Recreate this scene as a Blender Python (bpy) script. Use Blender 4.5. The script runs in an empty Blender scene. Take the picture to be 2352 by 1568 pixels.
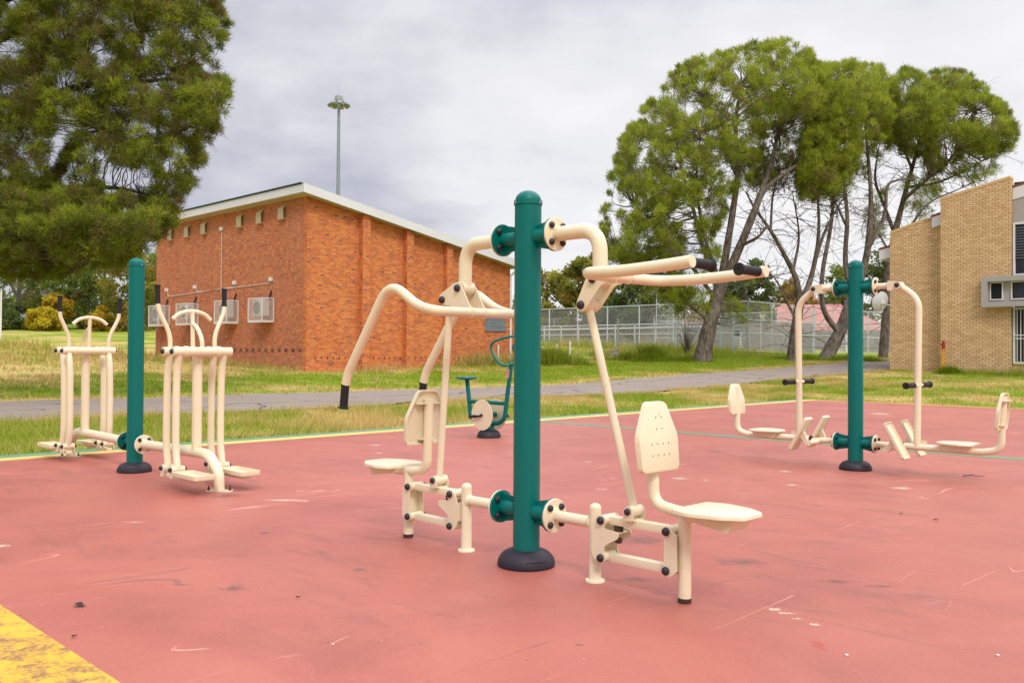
import bpy, bmesh, math, random
import numpy as np
from mathutils import Vector, Matrix

random.seed(7)
S = bpy.context.scene
COL = S.collection
R = math.radians
PI = math.pi

# ------------------------------------------------------------------ camera
CF, CP, CR, CYAW, CH = 2050.0, R(.70), R(.33), R(44.5), 1.2
_f = np.array([-math.sin(CYAW)*math.cos(CP), math.cos(CYAW)*math.cos(CP), math.sin(CP)])
_r = np.array([math.cos(CYAW), math.sin(CYAW), 0.])
_u = np.cross(_r, _f)
_r, _u = _r*math.cos(CR)+_u*math.sin(CR), _u*math.cos(CR)-_r*math.sin(CR)
def P(px, py, d):
    """point seen at (px,py) of a 2352x1568 view, d metres out (used for far trees)"""
    return np.array([0, 0, CH]) + d*(_f+(px-1176)/CF*_r-(py-784)/CF*_u)
cam = bpy.data.objects.new('camera', bpy.data.cameras.new('camera'))
COL.objects.link(cam)
cam.data.sensor_width = 36; cam.data.lens = CF/2352*36
cam.data.clip_start = .05; cam.data.clip_end = 3000
cam.matrix_world = Matrix(((_r[0], _u[0], -_f[0], 0), (_r[1], _u[1], -_f[1], 0), (_r[2], _u[2], -_f[2], CH), (0, 0, 0, 1)))
S.camera = cam

# ------------------------------------------------------------------ node helpers
class NT:
    def __init__(s, name):
        s.m = bpy.data.materials.new(name); s.m.use_nodes = True
        s.t = s.m.node_tree; s.t.nodes.clear()
        s.out = s.t.nodes.new('ShaderNodeOutputMaterial')
    def n(s, typ, **kw):
        x = s.t.nodes.new(typ)
        for k, v in kw.items(): setattr(x, k, v)
        return x
    def put(s, sock, v):
        if hasattr(v, 'is_linked') or isinstance(v, bpy.types.NodeSocket): s.t.links.new(v, sock)
        else: sock.default_value = v
    def pos(s): return s.n('ShaderNodeNewGeometry').outputs['Position']
    def obj(s): return s.n('ShaderNodeTexCoord').outputs['Object']
    def map(s, v, loc=(0, 0, 0), rot=(0, 0, 0), sc=(1, 1, 1)):
        x = s.n('ShaderNodeMapping'); s.put(x.inputs['Vector'], v)
        x.inputs['Location'].default_value = loc; x.inputs['Rotation'].default_value = rot; x.inputs['Scale'].default_value = sc
        return x.outputs[0]
    def noise(s, v, scale, detail=4, rough=.55, dist=0.):
        x = s.n('ShaderNodeTexNoise'); s.put(x.inputs['Vector'], v)
        x.inputs['Scale'].default_value = scale; x.inputs['Detail'].default_value = detail
        x.inputs['Roughness'].default_value = rough; x.inputs['Distortion'].default_value = dist
        return x.outputs['Fac']
    def ramp(s, f, stops, interp='LINEAR'):
        x = s.n('ShaderNodeValToRGB'); x.color_ramp.interpolation = interp
        s.put(x.inputs[0], f)
        e = x.color_ramp.elements
        while len(e) < len(stops): e.new(.5)
        for i, (p, c) in enumerate(stops):
            e[i].position = p; e[i].color = c if len(c) == 4 else (*c, 1)
        return x.outputs[0]
    def step(s, f, a, b):
        x = s.n('ShaderNodeMapRange'); s.put(x.inputs['Value'], f)
        x.inputs['From Min'].default_value = a; x.inputs['From Max'].default_value = b
        return x.outputs[0]
    def mix(s, f, a, b, mode='MIX'):
        x = s.n('ShaderNodeMix', data_type='RGBA', blend_type=mode)
        s.put(x.inputs[0], f); s.put(x.inputs[6], a if not isinstance(a, tuple) else (*a[:3], 1)); s.put(x.inputs[7], b if not isinstance(b, tuple) else (*b[:3], 1))
        return x.outputs[2]
    def math(s, op, a, b=0., c=0.):
        x = s.n('ShaderNodeMath', operation=op)
        s.put(x.inputs[0], a); s.put(x.inputs[1], b); s.put(x.inputs[2], c)
        return x.outputs[0]
    def vmath(s, op, a, b=None, c=None):
        x = s.n('ShaderNodeVectorMath', operation=op)
        s.put(x.inputs[0], a)
        if b is not None: s.put(x.inputs[1], b)
        if c is not None: s.put(x.inputs[2], c)
        return x.outputs['Value'] if op == 'LENGTH' else x.outputs[0]
    def bump(s, h, strength=.2, dist=.01):
        x = s.n('ShaderNodeBump'); s.put(x.inputs['Height'], h)
        x.inputs['Strength'].default_value = strength; x.inputs['Distance'].default_value = dist
        return x.outputs[0]
    def bsdf(s, color, rough=.5, spec=.5, metal=0., normal=None):
        b = s.n('ShaderNodeBsdfPrincipled')
        s.put(b.inputs['Base Color'], (*color[:3], 1) if isinstance(color, tuple) else color)
        s.put(b.inputs['Roughness'], rough); s.put(b.inputs['Metallic'], metal)
        s.put(b.inputs['Specular IOR Level'], spec)
        if normal is not None: s.put(b.inputs['Normal'], normal)
        return b
    def done(s, b):
        s.t.links.new(b.outputs[0] if hasattr(b, 'outputs') else b, s.out.inputs[0]); return s.m

def simple(name, c, rough=.5, spec=.5, metal=0., var=.12, scale=6., bump=0., bscale=60.):
    t = NT(name); v = t.obj()
    f = t.noise(v, scale, 5, .6)
    col = t.mix(f, tuple(x*(1-var) for x in c), tuple(min(1, x*(1+var)) for x in c))
    nrm = t.bump(t.noise(v, bscale, 3), bump, .004) if bump else None
    return t.done(t.bsdf(col, rough, spec, metal, nrm))

def paint(name, c, dirt, rough=.38, bump=.10, spec=.5):
    """powder coat: orange-peel, faint dust and small scuffs"""
    t = NT(name); v = t.pos()
    big = t.noise(v, 2.2, 5, .6); sm = t.noise(v, 26, 4, .6)
    col = t.mix(t.step(big, .42, .75), c, tuple(a*.88+b*.12 for a, b in zip(c, dirt)))
    col = t.mix(t.math('MULTIPLY', t.step(sm, .64, .74), .45), col, dirt)
    col = t.mix(t.step(t.noise(v, 110, 2), .74, .77), col, tuple(x*.55 for x in dirt))
    if name.startswith('cream'):
        ru = t.math('MULTIPLY', t.step(t.noise(v, 60, 5, .8), .70, .735), t.step(t.noise(v, 3.1, 3), .50, .60)); col = t.mix(t.math('MULTIPLY', ru, .8), col, (.22, .095, .04))
    ro = t.math('MULTIPLY_ADD', big, .25, rough-.12)
    return t.done(t.bsdf(col, ro, spec, 0., t.bump(t.noise(v, 420, 2), bump, .002)))

M = {}
M['cream'] = paint('cream_paint', (.75, .665, .47), (.42, .33, .20))
M['green'] = paint('green_paint', (.001, .135, .118), (.004, .10, .088), .34, .10, .22)
M['rubber'] = simple('black_plastic', (.022, .017, .026), .55, .35, 0, .3, 9, .12, 200)
M['bolt'] = simple('bolt_cap', (.024, .018, .026), .5, .4, 0, .3, 40, .05, 200)
M['grip'] = simple('grip_rubber', (.012, .011, .013), .6, .35, 0, .2, 40, .25, 240)
M['bumper'] = simple('brown_rubber', (.06, .03, .022), .7, .3)
M['steel'] = simple('galvanised_steel', (.42, .45, .46), .5, .5, .3, .15, 3)
M['white'] = simple('white_paint', (.72, .71, .69), .5, .4, 0, .07, 4)
M['dark'] = simple('dark_void', (.012, .011, .012), .6, .3)

# ------------------------------------------------------------------ mesh helpers
class MB:
    def __init__(s): s.v = []; s.f = []; s.mi = []
    def add(s, vs, fs, mi=0):
        o = len(s.v); s.v += [tuple(map(float, p)) for p in vs]
        s.f += [tuple(i+o for i in f) for f in fs]; s.mi += [mi]*len(fs)
    def box(s, c, d, bev=0., rot=None, mi=0):
        bm = bmesh.new(); bmesh.ops.create_cube(bm, size=1)
        for v in bm.verts: v.co = Vector((v.co.x*d[0], v.co.y*d[1], v.co.z*d[2]))
        if bev: bmesh.ops.bevel(bm, geom=bm.edges[:], offset=bev, segments=2, affect='EDGES', profile=.6)
        M3 = rot if rot is not None else Matrix.Identity(3)
        vs = [M3 @ v.co + Vector(c) for v in bm.verts]; bm.verts.index_update()
        s.add(vs, [[v.index for v in f.verts] for f in bm.faces], mi); bm.free()
    def tube(s, pts, r, n=16, cap=True, mi=0, round_end=False):
        pts = [Vector(p) for p in pts]
        rs = list(r) if hasattr(r, '__len__') else [r]*len(pts)
        T = []
        for i in range(len(pts)):
            a = pts[max(0, i-1)]; b = pts[min(len(pts)-1, i+1)]; T.append((b-a).normalized())
        up = Vector((0, 0, 1)) if abs(T[0].z) < .9 else Vector((1, 0, 0))
        N = (up-T[0]*up.dot(T[0])).normalized()
        vs = []; L = len(pts)
        for i in range(L):
            N = (N-T[i]*N.dot(T[i])).normalized(); B = T[i].cross(N)
            for k in range(n):
                a = 2*PI*k/n; vs.append(pts[i]+(N*math.cos(a)+B*math.sin(a))*rs[i])
        fs = [(i*n+k, i*n+(k+1) % n, (i+1)*n+(k+1) % n, (i+1)*n+k) for i in range(L-1) for k in range(n)]
        if cap: fs += [tuple(range(n-1, -1, -1)), tuple((L-1)*n+k for k in range(n))]
        s.add(vs, fs, mi)
    def cyl(s, a, b, r, n=18, mi=0, r2=None, bev=0.):
        a = Vector(a); b = Vector(b); r2 = r if r2 is None else r2
        if bev:
            d = (b-a).normalized()*bev
            s.tube([a, a+d, b-d, b], [r-bev, r, r2, r2-bev], n, True, mi)
        else: s.tube([a, b], [r, r2], n, True, mi)
    def lathe(s, prof, o=(0, 0, 0), ax=(0, 0, 1), n=32, mi=0):
        ax = Vector(ax).normalized(); q = Vector((0, 0, 1)).rotation_difference(ax).to_matrix(); o = Vector(o)
        vs = []; fs = []; m = len(prof)
        for r, z in prof:
            for k in range(n):
                a = 2*PI*k/n; vs.append(o+q @ Vector((max(r, 1e-4)*math.cos(a), max(r, 1e-4)*math.sin(a), z)))
        for i in range(m-1):
            for k in range(n): fs.append((i*n+k, i*n+(k+1) % n, (i+1)*n+(k+1) % n, (i+1)*n+k))
        fs += [tuple(range(n-1, -1, -1)), tuple((m-1)*n+k for k in range(n))]
        s.add(vs, fs, mi)
    def prism(s, poly, to, a, b, mi=0):
        n = len(poly)
        vs = [to(u, v, a) for u, v in poly]+[to(u, v, b) for u, v in poly]
        fs = [tuple(range(n-1, -1, -1)), tuple(range(n, 2*n))]+[(i, (i+1) % n, n+(i+1) % n, n+i) for i in range(n)]
        s.add(vs, fs, mi)
    def build(s, name, mat, parent=None, ang=35, loc=None):
        me = bpy.data.meshes.new(name); me.from_pydata(s.v, [], s.f)
        for m in (mat if isinstance(mat, (list, tuple)) else [mat]): me.materials.append(m)
        if len(me.materials) > 1: me.polygons.foreach_set('material_index', s.mi)
        bm = bmesh.new(); bm.from_mesh(me); bmesh.ops.recalc_face_normals(bm, faces=bm.faces); bm.to_mesh(me); bm.free()
        if ang:
            me.polygons.foreach_set('use_smooth', [True]*len(me.polygons)); me.set_sharp_from_angle(angle=R(ang))
        o = bpy.data.objects.new(name, me); COL.objects.link(o)
        if parent is not None: o.parent = parent
        if loc is not None: o.location = loc
        return o

def tag(o, label, cat, group=None, kind=None):
    o['label'] = label; o['category'] = cat
    if group: o['group'] = group
    if kind: o['kind'] = kind
    return o
def thing(name, loc, label, cat, group=None, rz=0.):
    o = bpy.data.objects.new(name, None); COL.objects.link(o); o.location = loc; o.rotation_euler[2] = rz
    o.empty_display_size = .2
    return tag(o, label, cat, group)
def struct(o, kind='structure'): o['kind'] = kind; return o

def fillet(pts, rad, seg=7):
    """round the corners of a polyline"""
    pts = [Vector(p) for p in pts]; out = [pts[0]]
    rads = rad if hasattr(rad, '__len__') else [rad]*len(pts)
    for i in range(1, len(pts)-1):
        a, b, c = pts[i-1], pts[i], pts[i+1]; u = (a-b); w = (c-b)
        h = min(rads[i], u.length*.49, w.length*.49)
        if h < 1e-5: out.append(b); continue
        p0 = b+u.normalized()*h; p1 = b+w.normalized()*h
        for k in range(seg+1):
            t = k/seg; out.append(p0*(1-t)**2+b*2*t*(1-t)+p1*t*t)
    out.append(pts[-1]); return out
def smooth(pts, n=6):
    """Catmull-Rom through points"""
    p = [Vector(x) for x in pts]; p = [p[0]*2-p[1]]+p+[p[-1]*2-p[-2]]; out = []
    for i in range(1, len(p)-2):
        for k in range(n):
            t = k/n; a, b, c, d = p[i-1:i+3]
            out.append(.5*((2*b)+(c-a)*t+(2*a-5*b+4*c-d)*t*t+(3*b-a-3*c+d)*t**3))
    out.append(p[-2]); return out
def rpoly(pts, r, seg=4):
    out = []; n = len(pts)
    for i in range(n):
        a, b, c = (Vector((*pts[j], 0)) for j in ((i-1) % n, i, (i+1) % n)); u, w = a-b, c-b
        h = min(r, u.length*.45, w.length*.45); p0 = b+u.normalized()*h; p1 = b+w.normalized()*h
        for k in range(seg+1):
            t = k/seg; q = p0*(1-t)**2+b*2*t*(1-t)+p1*t*t; out.append((q.x, q.y))
    return out

# numpy value noise -------------------------------------------------
def _h(ix, iy, sd):
    n = (ix.astype(np.int64)*374761393+iy.astype(np.int64)*668265263+sd*974634721) & 0x7fffffff
    n = ((n ^ (n >> 13))*1274126177) & 0x7fffffff
    return ((n ^ (n >> 16)) & 0xffff)/65535.
def vnoise(x, y, sd=0):
    ix = np.floor(x); iy = np.floor(y); fx = x-ix; fy = y-iy; fx = fx*fx*(3-2*fx); fy = fy*fy*(3-2*fy)
    a = _h(ix, iy, sd); b = _h(ix+1, iy, sd); c = _h(ix, iy+1, sd); d = _h(ix+1, iy+1, sd)
    return (a*(1-fx)+b*fx)*(1-fy)+(c*(1-fx)+d*fx)*fy
def fbm(x, y, sd=0, o=4):
    t = 0; w = .5; s = 0
    for i in range(o): t = t+w*vnoise(x*2**i, y*2**i, sd+i); s += w; w *= .55
    return t/s

# ------------------------------------------------------------------ world and sun
SUN = Vector((.70, -.50, .85)).normalized()
W = bpy.data.worlds.new('World'); S.world = W; W.use_nodes = True
wt = W.node_tree; wt.nodes.clear()
class WN(NT):
    def __init__(s): s.t = wt
w = WN()
bg = w.n('ShaderNodeBackground'); wo = w.n('ShaderNodeOutputWorld'); wt.links.new(bg.outputs[0], wo.inputs[0])
sky = w.n('ShaderNodeTexSky', sky_type='NISHITA'); sky.sun_disc = False
sky.sun_elevation = math.asin(SUN.z); sky.sun_rotation = math.atan2(SUN.x, SUN.y)
gen = w.n('ShaderNodeTexCoord').outputs['Generated']
sep = w.n('ShaderNodeSeparateXYZ'); wt.links.new(gen, sep.inputs[0])
zc = w.math('MAXIMUM', sep.outputs[2], 0.)
den = w.math('ADD', zc, .22)
comb = w.n('ShaderNodeCombineXYZ')
wt.links.new(w.math('DIVIDE', sep.outputs[0], den), comb.inputs[0]); wt.links.new(w.math('DIVIDE', sep.outputs[1], den), comb.inputs[1])
cl = w.noise(w.map(comb.outputs[0], (5.2, 2.6, 0), (0, 0, R(60)), (.75, .9, 1)), .95, 6, .52, .25)
cl2 = w.noise(w.map(comb.outputs[0], (9.1, 4.7, 0)), 2.6, 6, .55, .2)
# the bank is darker towards the far left, brighter towards the right
side = w.math('ADD', w.math('MULTIPLY', sep.outputs[0], .62), w.math('MULTIPLY', sep.outputs[1], .62))
f1 = w.math('ADD', w.math('MULTIPLY_ADD', cl, 2.4, -.78), w.math('MULTIPLY_ADD', cl2, .7, -.2))
f1 = w.math('ADD', f1, w.math('MULTIPLY', side, .95))
f1 = w.math('SUBTRACT', f1, w.math('MULTIPLY', w.math('MINIMUM', zc, .36), .95))
cc = w.ramp(f1, [(.0, (.40, .405, .47)), (.16, (.50, .50, .56)), (.34, (.62, .615, .65)), (.50, (.725, .718, .735)), (.72, (.80, .785, .79))])
grad = w.math('MULTIPLY_ADD', w.math('MAXIMUM', w.math('SUBTRACT', zc, .34), 0.), 4.2, .99)     # overcast dome: thinner cloud, brighter overhead
grad = w.math('MULTIPLY', grad, 10.)
vm = w.n('ShaderNodeVectorMath', operation='SCALE'); wt.links.new(cc, vm.inputs[0]); wt.links.new(grad, vm.inputs['Scale'])
wt.links.new(w.mix(.93, sky.outputs[0], vm.outputs[0]), bg.inputs[0])
bg.inputs[1].default_value = .1
sd = bpy.data.lights.new('sun', 'SUN'); sd.energy = 1.4; sd.angle = R(14); sd.color = (1, .94, .84)
so = bpy.data.objects.new('sun', sd); COL.objects.link(so); so.rotation_euler = SUN.to_track_quat('Z', 'Y').to_euler()
S.view_settings.view_transform = 'Standard'; S.view_settings.look = 'None'; S.view_settings.exposure = .30; S.view_settings.gamma = 1

# ------------------------------------------------------------------ ground
CX0, CX1, CY0, CY1 = -11.2, 16.0, 1.32, 22.35       # painted court
PQ0, PQ1 = 4.2, 8.3                                  # asphalt path, metres left of the court
def terr(x, y):
    x = np.asarray(x, float); y = np.asarray(y, float)
    q1 = np.maximum(0, CX0-x); q2 = np.maximum(0, y-CY1)
    z = .020*q1+.015*np.maximum(0, q1-20)+.030*np.minimum(q2, 30)
    und = (fbm(x*.35, y*.35, 5, 3)-.5)*.12*np.clip((q1+q2)/4, 0, 1)
    return z+und-.02*np.clip((q1+q2)*5, 0, 1)
def dryness(x, y):
    """0 green .. 1 straw"""
    q1 = CX0-x; q2 = y-CY1
    n = fbm(x*.55, y*.55, 11, 4); n2 = fbm(x*2.1, y*2.1, 21, 3)
    d = (n-.5)*2.6+(n2-.5)*1.2+.46
    path = np.exp(-((q1-PQ0)/.7)**2)+np.exp(-((q1-PQ1-.5)/.9)**2)
    d = d+.75*path*(n2*.8+.5)
    d = d-.65*np.exp(-((q1-12.5)/3.0)**2)
    d = d+.45*np.exp(-((q1-28)/8.)**2)*(q2 < 3)+.08*np.clip((q1-38)/10., 0, 1)*(q2 < 8)
    d = np.where((q2 > 0) & (q1 < PQ0), d+.16*np.sin(q2*.9+.6)-.5*np.exp(-((q2-14.5)/1.5)**2), d)
    d = np.where((q2 > 5) & (q1 > PQ1), d-.25, d)
    return np.clip(d, 0, 1)

def grid_mesh(name, xs, ys, zf, mat, colf=None, mask=None):
    X, Y = np.meshgrid(xs, ys, indexing='ij'); Z = zf(X, Y)
    nx, ny = X.shape
    co = np.stack([X, Y, Z], -1).reshape(-1, 3)
    i = np.arange(nx*ny).reshape(nx, ny)
    q = np.stack([i[:-1, :-1], i[1:, :-1], i[1:, 1:], i[:-1, 1:]], -1).reshape(-1, 4)
    me = bpy.data.meshes.new(name)
    me.vertices.add(len(co)); me.vertices.foreach_set('co', co.ravel())
    me.loops.add(q.size); me.loops.foreach_set('vertex_index', q.ravel().astype(np.int32))
    me.polygons.add(len(q)); me.polygons.foreach_set('loop_start', np.arange(0, q.size, 4, dtype=np.int32))
    me.update(calc_edges=True); me.polygons.foreach_set('use_smooth', [True]*len(q))
    if colf is not None:
        c = colf(X, Y).ravel(); a = me.attributes.new('tint', 'FLOAT_COLOR', 'POINT')
        a.data.foreach_set('color', np.stack([c, c*0, c*0, c*0+1], -1).ravel())
    me.materials.append(mat); o = bpy.data.objects.new(name, me); COL.objects.link(o); return o

GREEN_A, GREEN_B, STRAW_A, STRAW_B = (.125, .19, .006), (.26, .34, .014), (.40, .28, .075), (.60, .45, .18)
t = NT('turf'); v = t.pos()
tin = t.n('ShaderNodeSeparateColor'); t.put(tin.inputs[0], t.n('ShaderNodeAttribute', attribute_name='tint').outputs['Color'])
n1 = t.noise(v, 9, 5, .65); n2 = t.noise(v, 42, 4, .7)
d = t.math('ADD', tin.outputs[0], t.math('MULTIPLY_ADD', n1, .7, -.35))
gcol = t.mix(n2, GREEN_A, GREEN_B); scol = t.mix(n2, STRAW_A, STRAW_B)
col = t.mix(t.step(d, .2, .8), gcol, scol)
col = t.mix(t.step(t.noise(v, 16, 3), .62, .72), col, (.13, .10, .04))
M['turf'] = t.done(t.bsdf(col, .9, .2, 0, t.bump(t.math('ADD', n1, n2), .6, .05)))

def terr_base(x, y):
    q1 = CX0-x
    inside = (x > CX0-.02) & (y > CY0-2.2) & (y < CY1+.02)
    z = terr(x, y)
    z = np.where((q1 > PQ0-.05) & (q1 < PQ1+.05), z-.03, z)
    return np.where(inside, -.12, np.where((x > CX0) & (y < CY0), -.12, z))
fx = np.concatenate([np.arange(-420, -110, 12), np.arange(-110, -52, 2.5), np.arange(-52, -20, .5), np.arange(-20, -11.3, .16), np.array([CX0-.005, CX0]), np.arange(-11, 30, 1.), np.arange(30, 300, 15)])
fy = np.concatenate([np.arange(-300, -10, 15), np.arange(-10, 22, .5), np.array([CY1, CY1+.005]), np.arange(22.5, 44, .3), np.arange(44, 70, 1.), np.arange(70, 420, 10)])
struct(grid_mesh('ground', fx, fy, terr_base, M['turf'], dryness))

# asphalt path
t = NT('asphalt'); v = t.pos()
a1 = t.noise(v, 1.3, 6, .6); a2 = t.noise(v, 90, 2, .5)
col = t.mix(a1, (.20, .160, .130), (.31, .255, .21))
col = t.mix(t.math('MULTIPLY', t.step(a2, .5, .75), .5), col, (.36, .33, .30))
col = t.mix(t.step(t.noise(t.map(v, sc=(1, .35, 1)), 2.1, 5, .6), .62, .72), col, (.13, .115, .11))
cr = t.n('ShaderNodeTexVoronoi', feature='DISTANCE_TO_EDGE'); t.put(cr.inputs['Vector'], t.map(t.vmath('ADD', v, t.map(t.n('ShaderNodeTexNoise').outputs['Color'], sc=(.6, .6, 0))), sc=(1, .6, 1))); cr.inputs['Scale'].default_value = .55
col = t.mix(t.math('MULTIPLY', t.math('LESS_THAN', cr.outputs['Distance'], .009), t.step(t.noise(v, .5, 3), .4, .55)), col, (.05, .042, .038))
col = t.mix(t.math('MULTIPLY', t.step(t.noise(v, 5, 6, .7), .60, .70), .6), col, (.36, .29, .20))
M['asphalt'] = t.done(t.bsdf(col, .85, .3, 0, t.bump(a2, .5, .01)))
ys = np.arange(-40, 75, .25)
pu = np.linspace(0, 1, 20)
U, Y = np.meshgrid(pu, ys, indexing='ij')
e0 = PQ0+(fbm(ys*.9, ys*0+3, 31, 4)-.5)*.7; e1 = PQ1+(fbm(ys*.8, ys*0+8, 41, 4)-.5)*.8
Q = e0[None, :]*(1-U)+e1[None, :]*U
def path_z(X_, Y_): return terr(CX0-Q, Y)+.015
o = grid_mesh('path', pu, ys, path_z, M['asphalt'])
co = np.stack([CX0-Q, Y, path_z(0, 0)], -1).reshape(-1, 3); o.data.vertices.foreach_set('co', co.ravel()); o.data.update()
struct(o)

# court surface -------------------------------------------------------
PALE = [(-6.35, 3.87, .20, .06), (-6.22, 3.95, .10, .03), (-6.06, 1.72, .067, .05), (-6.27, 2.61, .091, .02), (-2.07, 3.88, .05, .035), (-2.0, 3.86, .05, .02), (-1.92, 3.82, .03, .02),
        (-1.83, 3.79, .035, .03), (-9.29, 6.96, .112, .09), (-4.87, 7.27, .105, .08), (-5.15, 7.23, .064, .05), (-3.14, 8.21, .118, .09), (-4.41, 8.49, .076, .08), (-3.92, 7.66, .068, .06),
        (-7.36, 18.14, .265, .35), (-8.1, 4.39, .043, .04), (-8.54, 6.45, .067, .06), (-6.31, 7.62, .048, .05), (-4.63, 7.34, .041, .05)]
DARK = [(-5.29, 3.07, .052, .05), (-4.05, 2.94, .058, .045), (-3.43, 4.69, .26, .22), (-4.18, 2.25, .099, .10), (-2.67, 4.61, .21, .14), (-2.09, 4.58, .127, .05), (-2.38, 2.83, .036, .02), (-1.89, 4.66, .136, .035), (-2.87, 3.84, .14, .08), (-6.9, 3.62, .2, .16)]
BASE_SHADE_DIRT = [(-3.484, 3.67, .26, .26), (-8.865, 3.70, .25, .25), (-3.973, 9.163, .25, .25), (-9.07, 8.775, .25, .25), (-7.13, 3.70, .22, .16), (-10.6, 3.70, .2, .16), (-2.984, 3.67, .10, .10), (-3.984, 3.67, .10, .10), (-2.43, 3.67, .12, .10), (-4.54, 3.67, .12, .10)]  # rings round machine bases and feet: contact shade painted in, along with dirt
GREY = [(-6.98, 3.79, .2, .12)]
REDS = [(-1.68, 3.53, .039, .08)]
def patches(t, v, lst, n, soft):
    pr = t.map(v, rot=(0, 0, -CYAW))
    tot = None
    for (x, y, rx, ry) in lst:
        c, s_ = math.cos(-CYAW), math.sin(-CYAW); X = c*x-s_*y; Y = s_*x+c*y
        q = t.vmath('MULTIPLY_ADD', pr, (1/rx, 1/ry, 0), (-X/rx, -Y/ry, 0))
        m = t.math('SUBTRACT', n, t.vmath('LENGTH', q))
        tot = m if tot is None else t.math('MAXIMUM', tot, m)
    return t.step(tot, 0, soft)
t = NT('court_paint'); v = t.pos()
big = t.noise(v, .33, 5, .6); mid = t.noise(v, 2.4, 7, .62, .3); fine = t.noise(v, 60, 4, .7); vf = t.noise(v, 260, 2, .6)
col = t.mix(t.step(big, .3, .7), (.362, .099, .070), (.475, .152, .110))
col = t.mix(t.math('MULTIPLY', t.step(t.noise(v, .8, 7, .68, .5), .46, .70), .62), col, (.27, .070, .055))
col = t.mix(t.math('MULTIPLY', t.step(mid, .5, .8), .55), col, (.37, .105, .085))
col = t.mix(t.math('MULTIPLY', t.step(fine, .45, .8), .4), col, (.58, .21, .155))
col = t.mix(t.math('MULTIPLY', t.step(vf, .48, .78), .5), col, (.26, .072, .056))
# grime drifting along the brushed direction
st = t.noise(t.map(v, rot=(0, 0, R(-40)), sc=(1, 3.5, 1)), 1.7, 8, .68, .6)
gr = t.math('MULTIPLY', t.step(st, .52, .74), t.step(t.noise(v, .55, 3, .5), .44, .60))
col = t.mix(t.math('MULTIPLY', gr, .75), col, (.20, .085, .075))
# hairline scratches: light and dark
for k, (sc_, wd, c_, msk) in enumerate([(.9, .0009, (.76, .34, .25), 1.1), (.8, .0016, (.22, .09, .08), .8), (1.7, .0012, (.75, .36, .27), .9)]):
    nn = t.noise(t.map(v, (5.3*k, 2.1, 0), (0, 0, .9*k-.3), (1, .16, 1)), sc_, 2, .4, .5)
    ln = t.math('LESS_THAN', t.math('ABSOLUTE', t.math('SUBTRACT', nn, .5)), wd)
    mk = t.step(t.noise(t.map(v, (1.7*k, 9, 0)), msk, 3), .56, .60)
    col = t.mix(t.math('MULTIPLY', t.math('MULTIPLY', ln, mk), .65), col, c_)
# slab joints
sx = t.n('ShaderNodeSeparateXYZ'); t.put(sx.inputs[0], v)
for so_, per, off in ((sx.outputs[0], 3.6, 1.1), (sx.outputs[1], 3.43, 3.86)):
    wob = t.math('MULTIPLY_ADD', t.noise(v, 6, 3), .03, -.015)
    a = t.math('PINGPONG', t.math('ADD', t.math('ADD', so_, wob), 50*per-off), per*.5)
    col = t.mix(t.math('MULTIPLY', t.math('LESS_THAN', a, .004), t.step(t.noise(v, 1.9, 4), .45, .6)), col, (.25, .09, .075))
pn = t.math('MULTIPLY_ADD', t.noise(t.map(v, rot=(0, 0, -CYAW), sc=(1, 1.6, 1)), 34, 7, .8, .4), 6.0, -2.45)
col = t.mix(patches(t, v, PALE, pn, .12), col, (.56, .45, .34))
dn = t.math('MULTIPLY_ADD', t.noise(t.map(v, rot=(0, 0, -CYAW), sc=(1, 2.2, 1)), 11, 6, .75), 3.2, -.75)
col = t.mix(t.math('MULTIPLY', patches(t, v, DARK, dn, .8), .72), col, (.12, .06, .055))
col = t.mix(t.math('MULTIPLY', patches(t, v, BASE_SHADE_DIRT, t.math('MULTIPLY_ADD', t.noise(v, 9, 5, .7), 1.6, -.1), 1.0), .45), col, (.17, .075, .06))
col = t.mix(t.math('MULTIPLY', patches(t, v, GREY, dn, 1.0), .5), col, (.42, .33, .33))
col = t.mix(t.math('MULTIPLY', patches(t, v, REDS, dn, .4), .6), col, (.36, .055, .035))
# crumbs of grit and chipped flecks
for sc_, th, c_, mks in ((7., .035, (.05, .025, .025), .3), (16., .05, (.10, .045, .04), .7), (11., .045, (.72, .52, .42), .5)):
    vo = t.n('ShaderNodeTexVoronoi'); t.put(vo.inputs['Vector'], t.map(v, (sc_, 0, 0), sc=(1, 1, 0))); vo.inputs['Scale'].default_value = sc_
    sp = t.math('LESS_THAN', t.math('ADD', vo.outputs['Distance'], t.math('MULTIPLY', t.noise(v, 90, 2), .04)), th+.02)
    pick = t.n('ShaderNodeSeparateColor'); t.put(pick.inputs[0], vo.outputs['Color'])
    sp = t.math('MULTIPLY', sp, t.math('LESS_THAN', pick.outputs[0], .16))
    col = t.mix(t.math('MULTIPLY', sp, .8), col, c_)
ro = t.math('MULTIPLY_ADD', mid, .25, .36)
M['court'] = t.done(t.bsdf(col, ro, .42, 0, t.bump(t.math('ADD', t.math('MULTIPLY', fine, .5), t.math('MULTIPLY', mid, .5)), .22, .012)))

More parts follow.
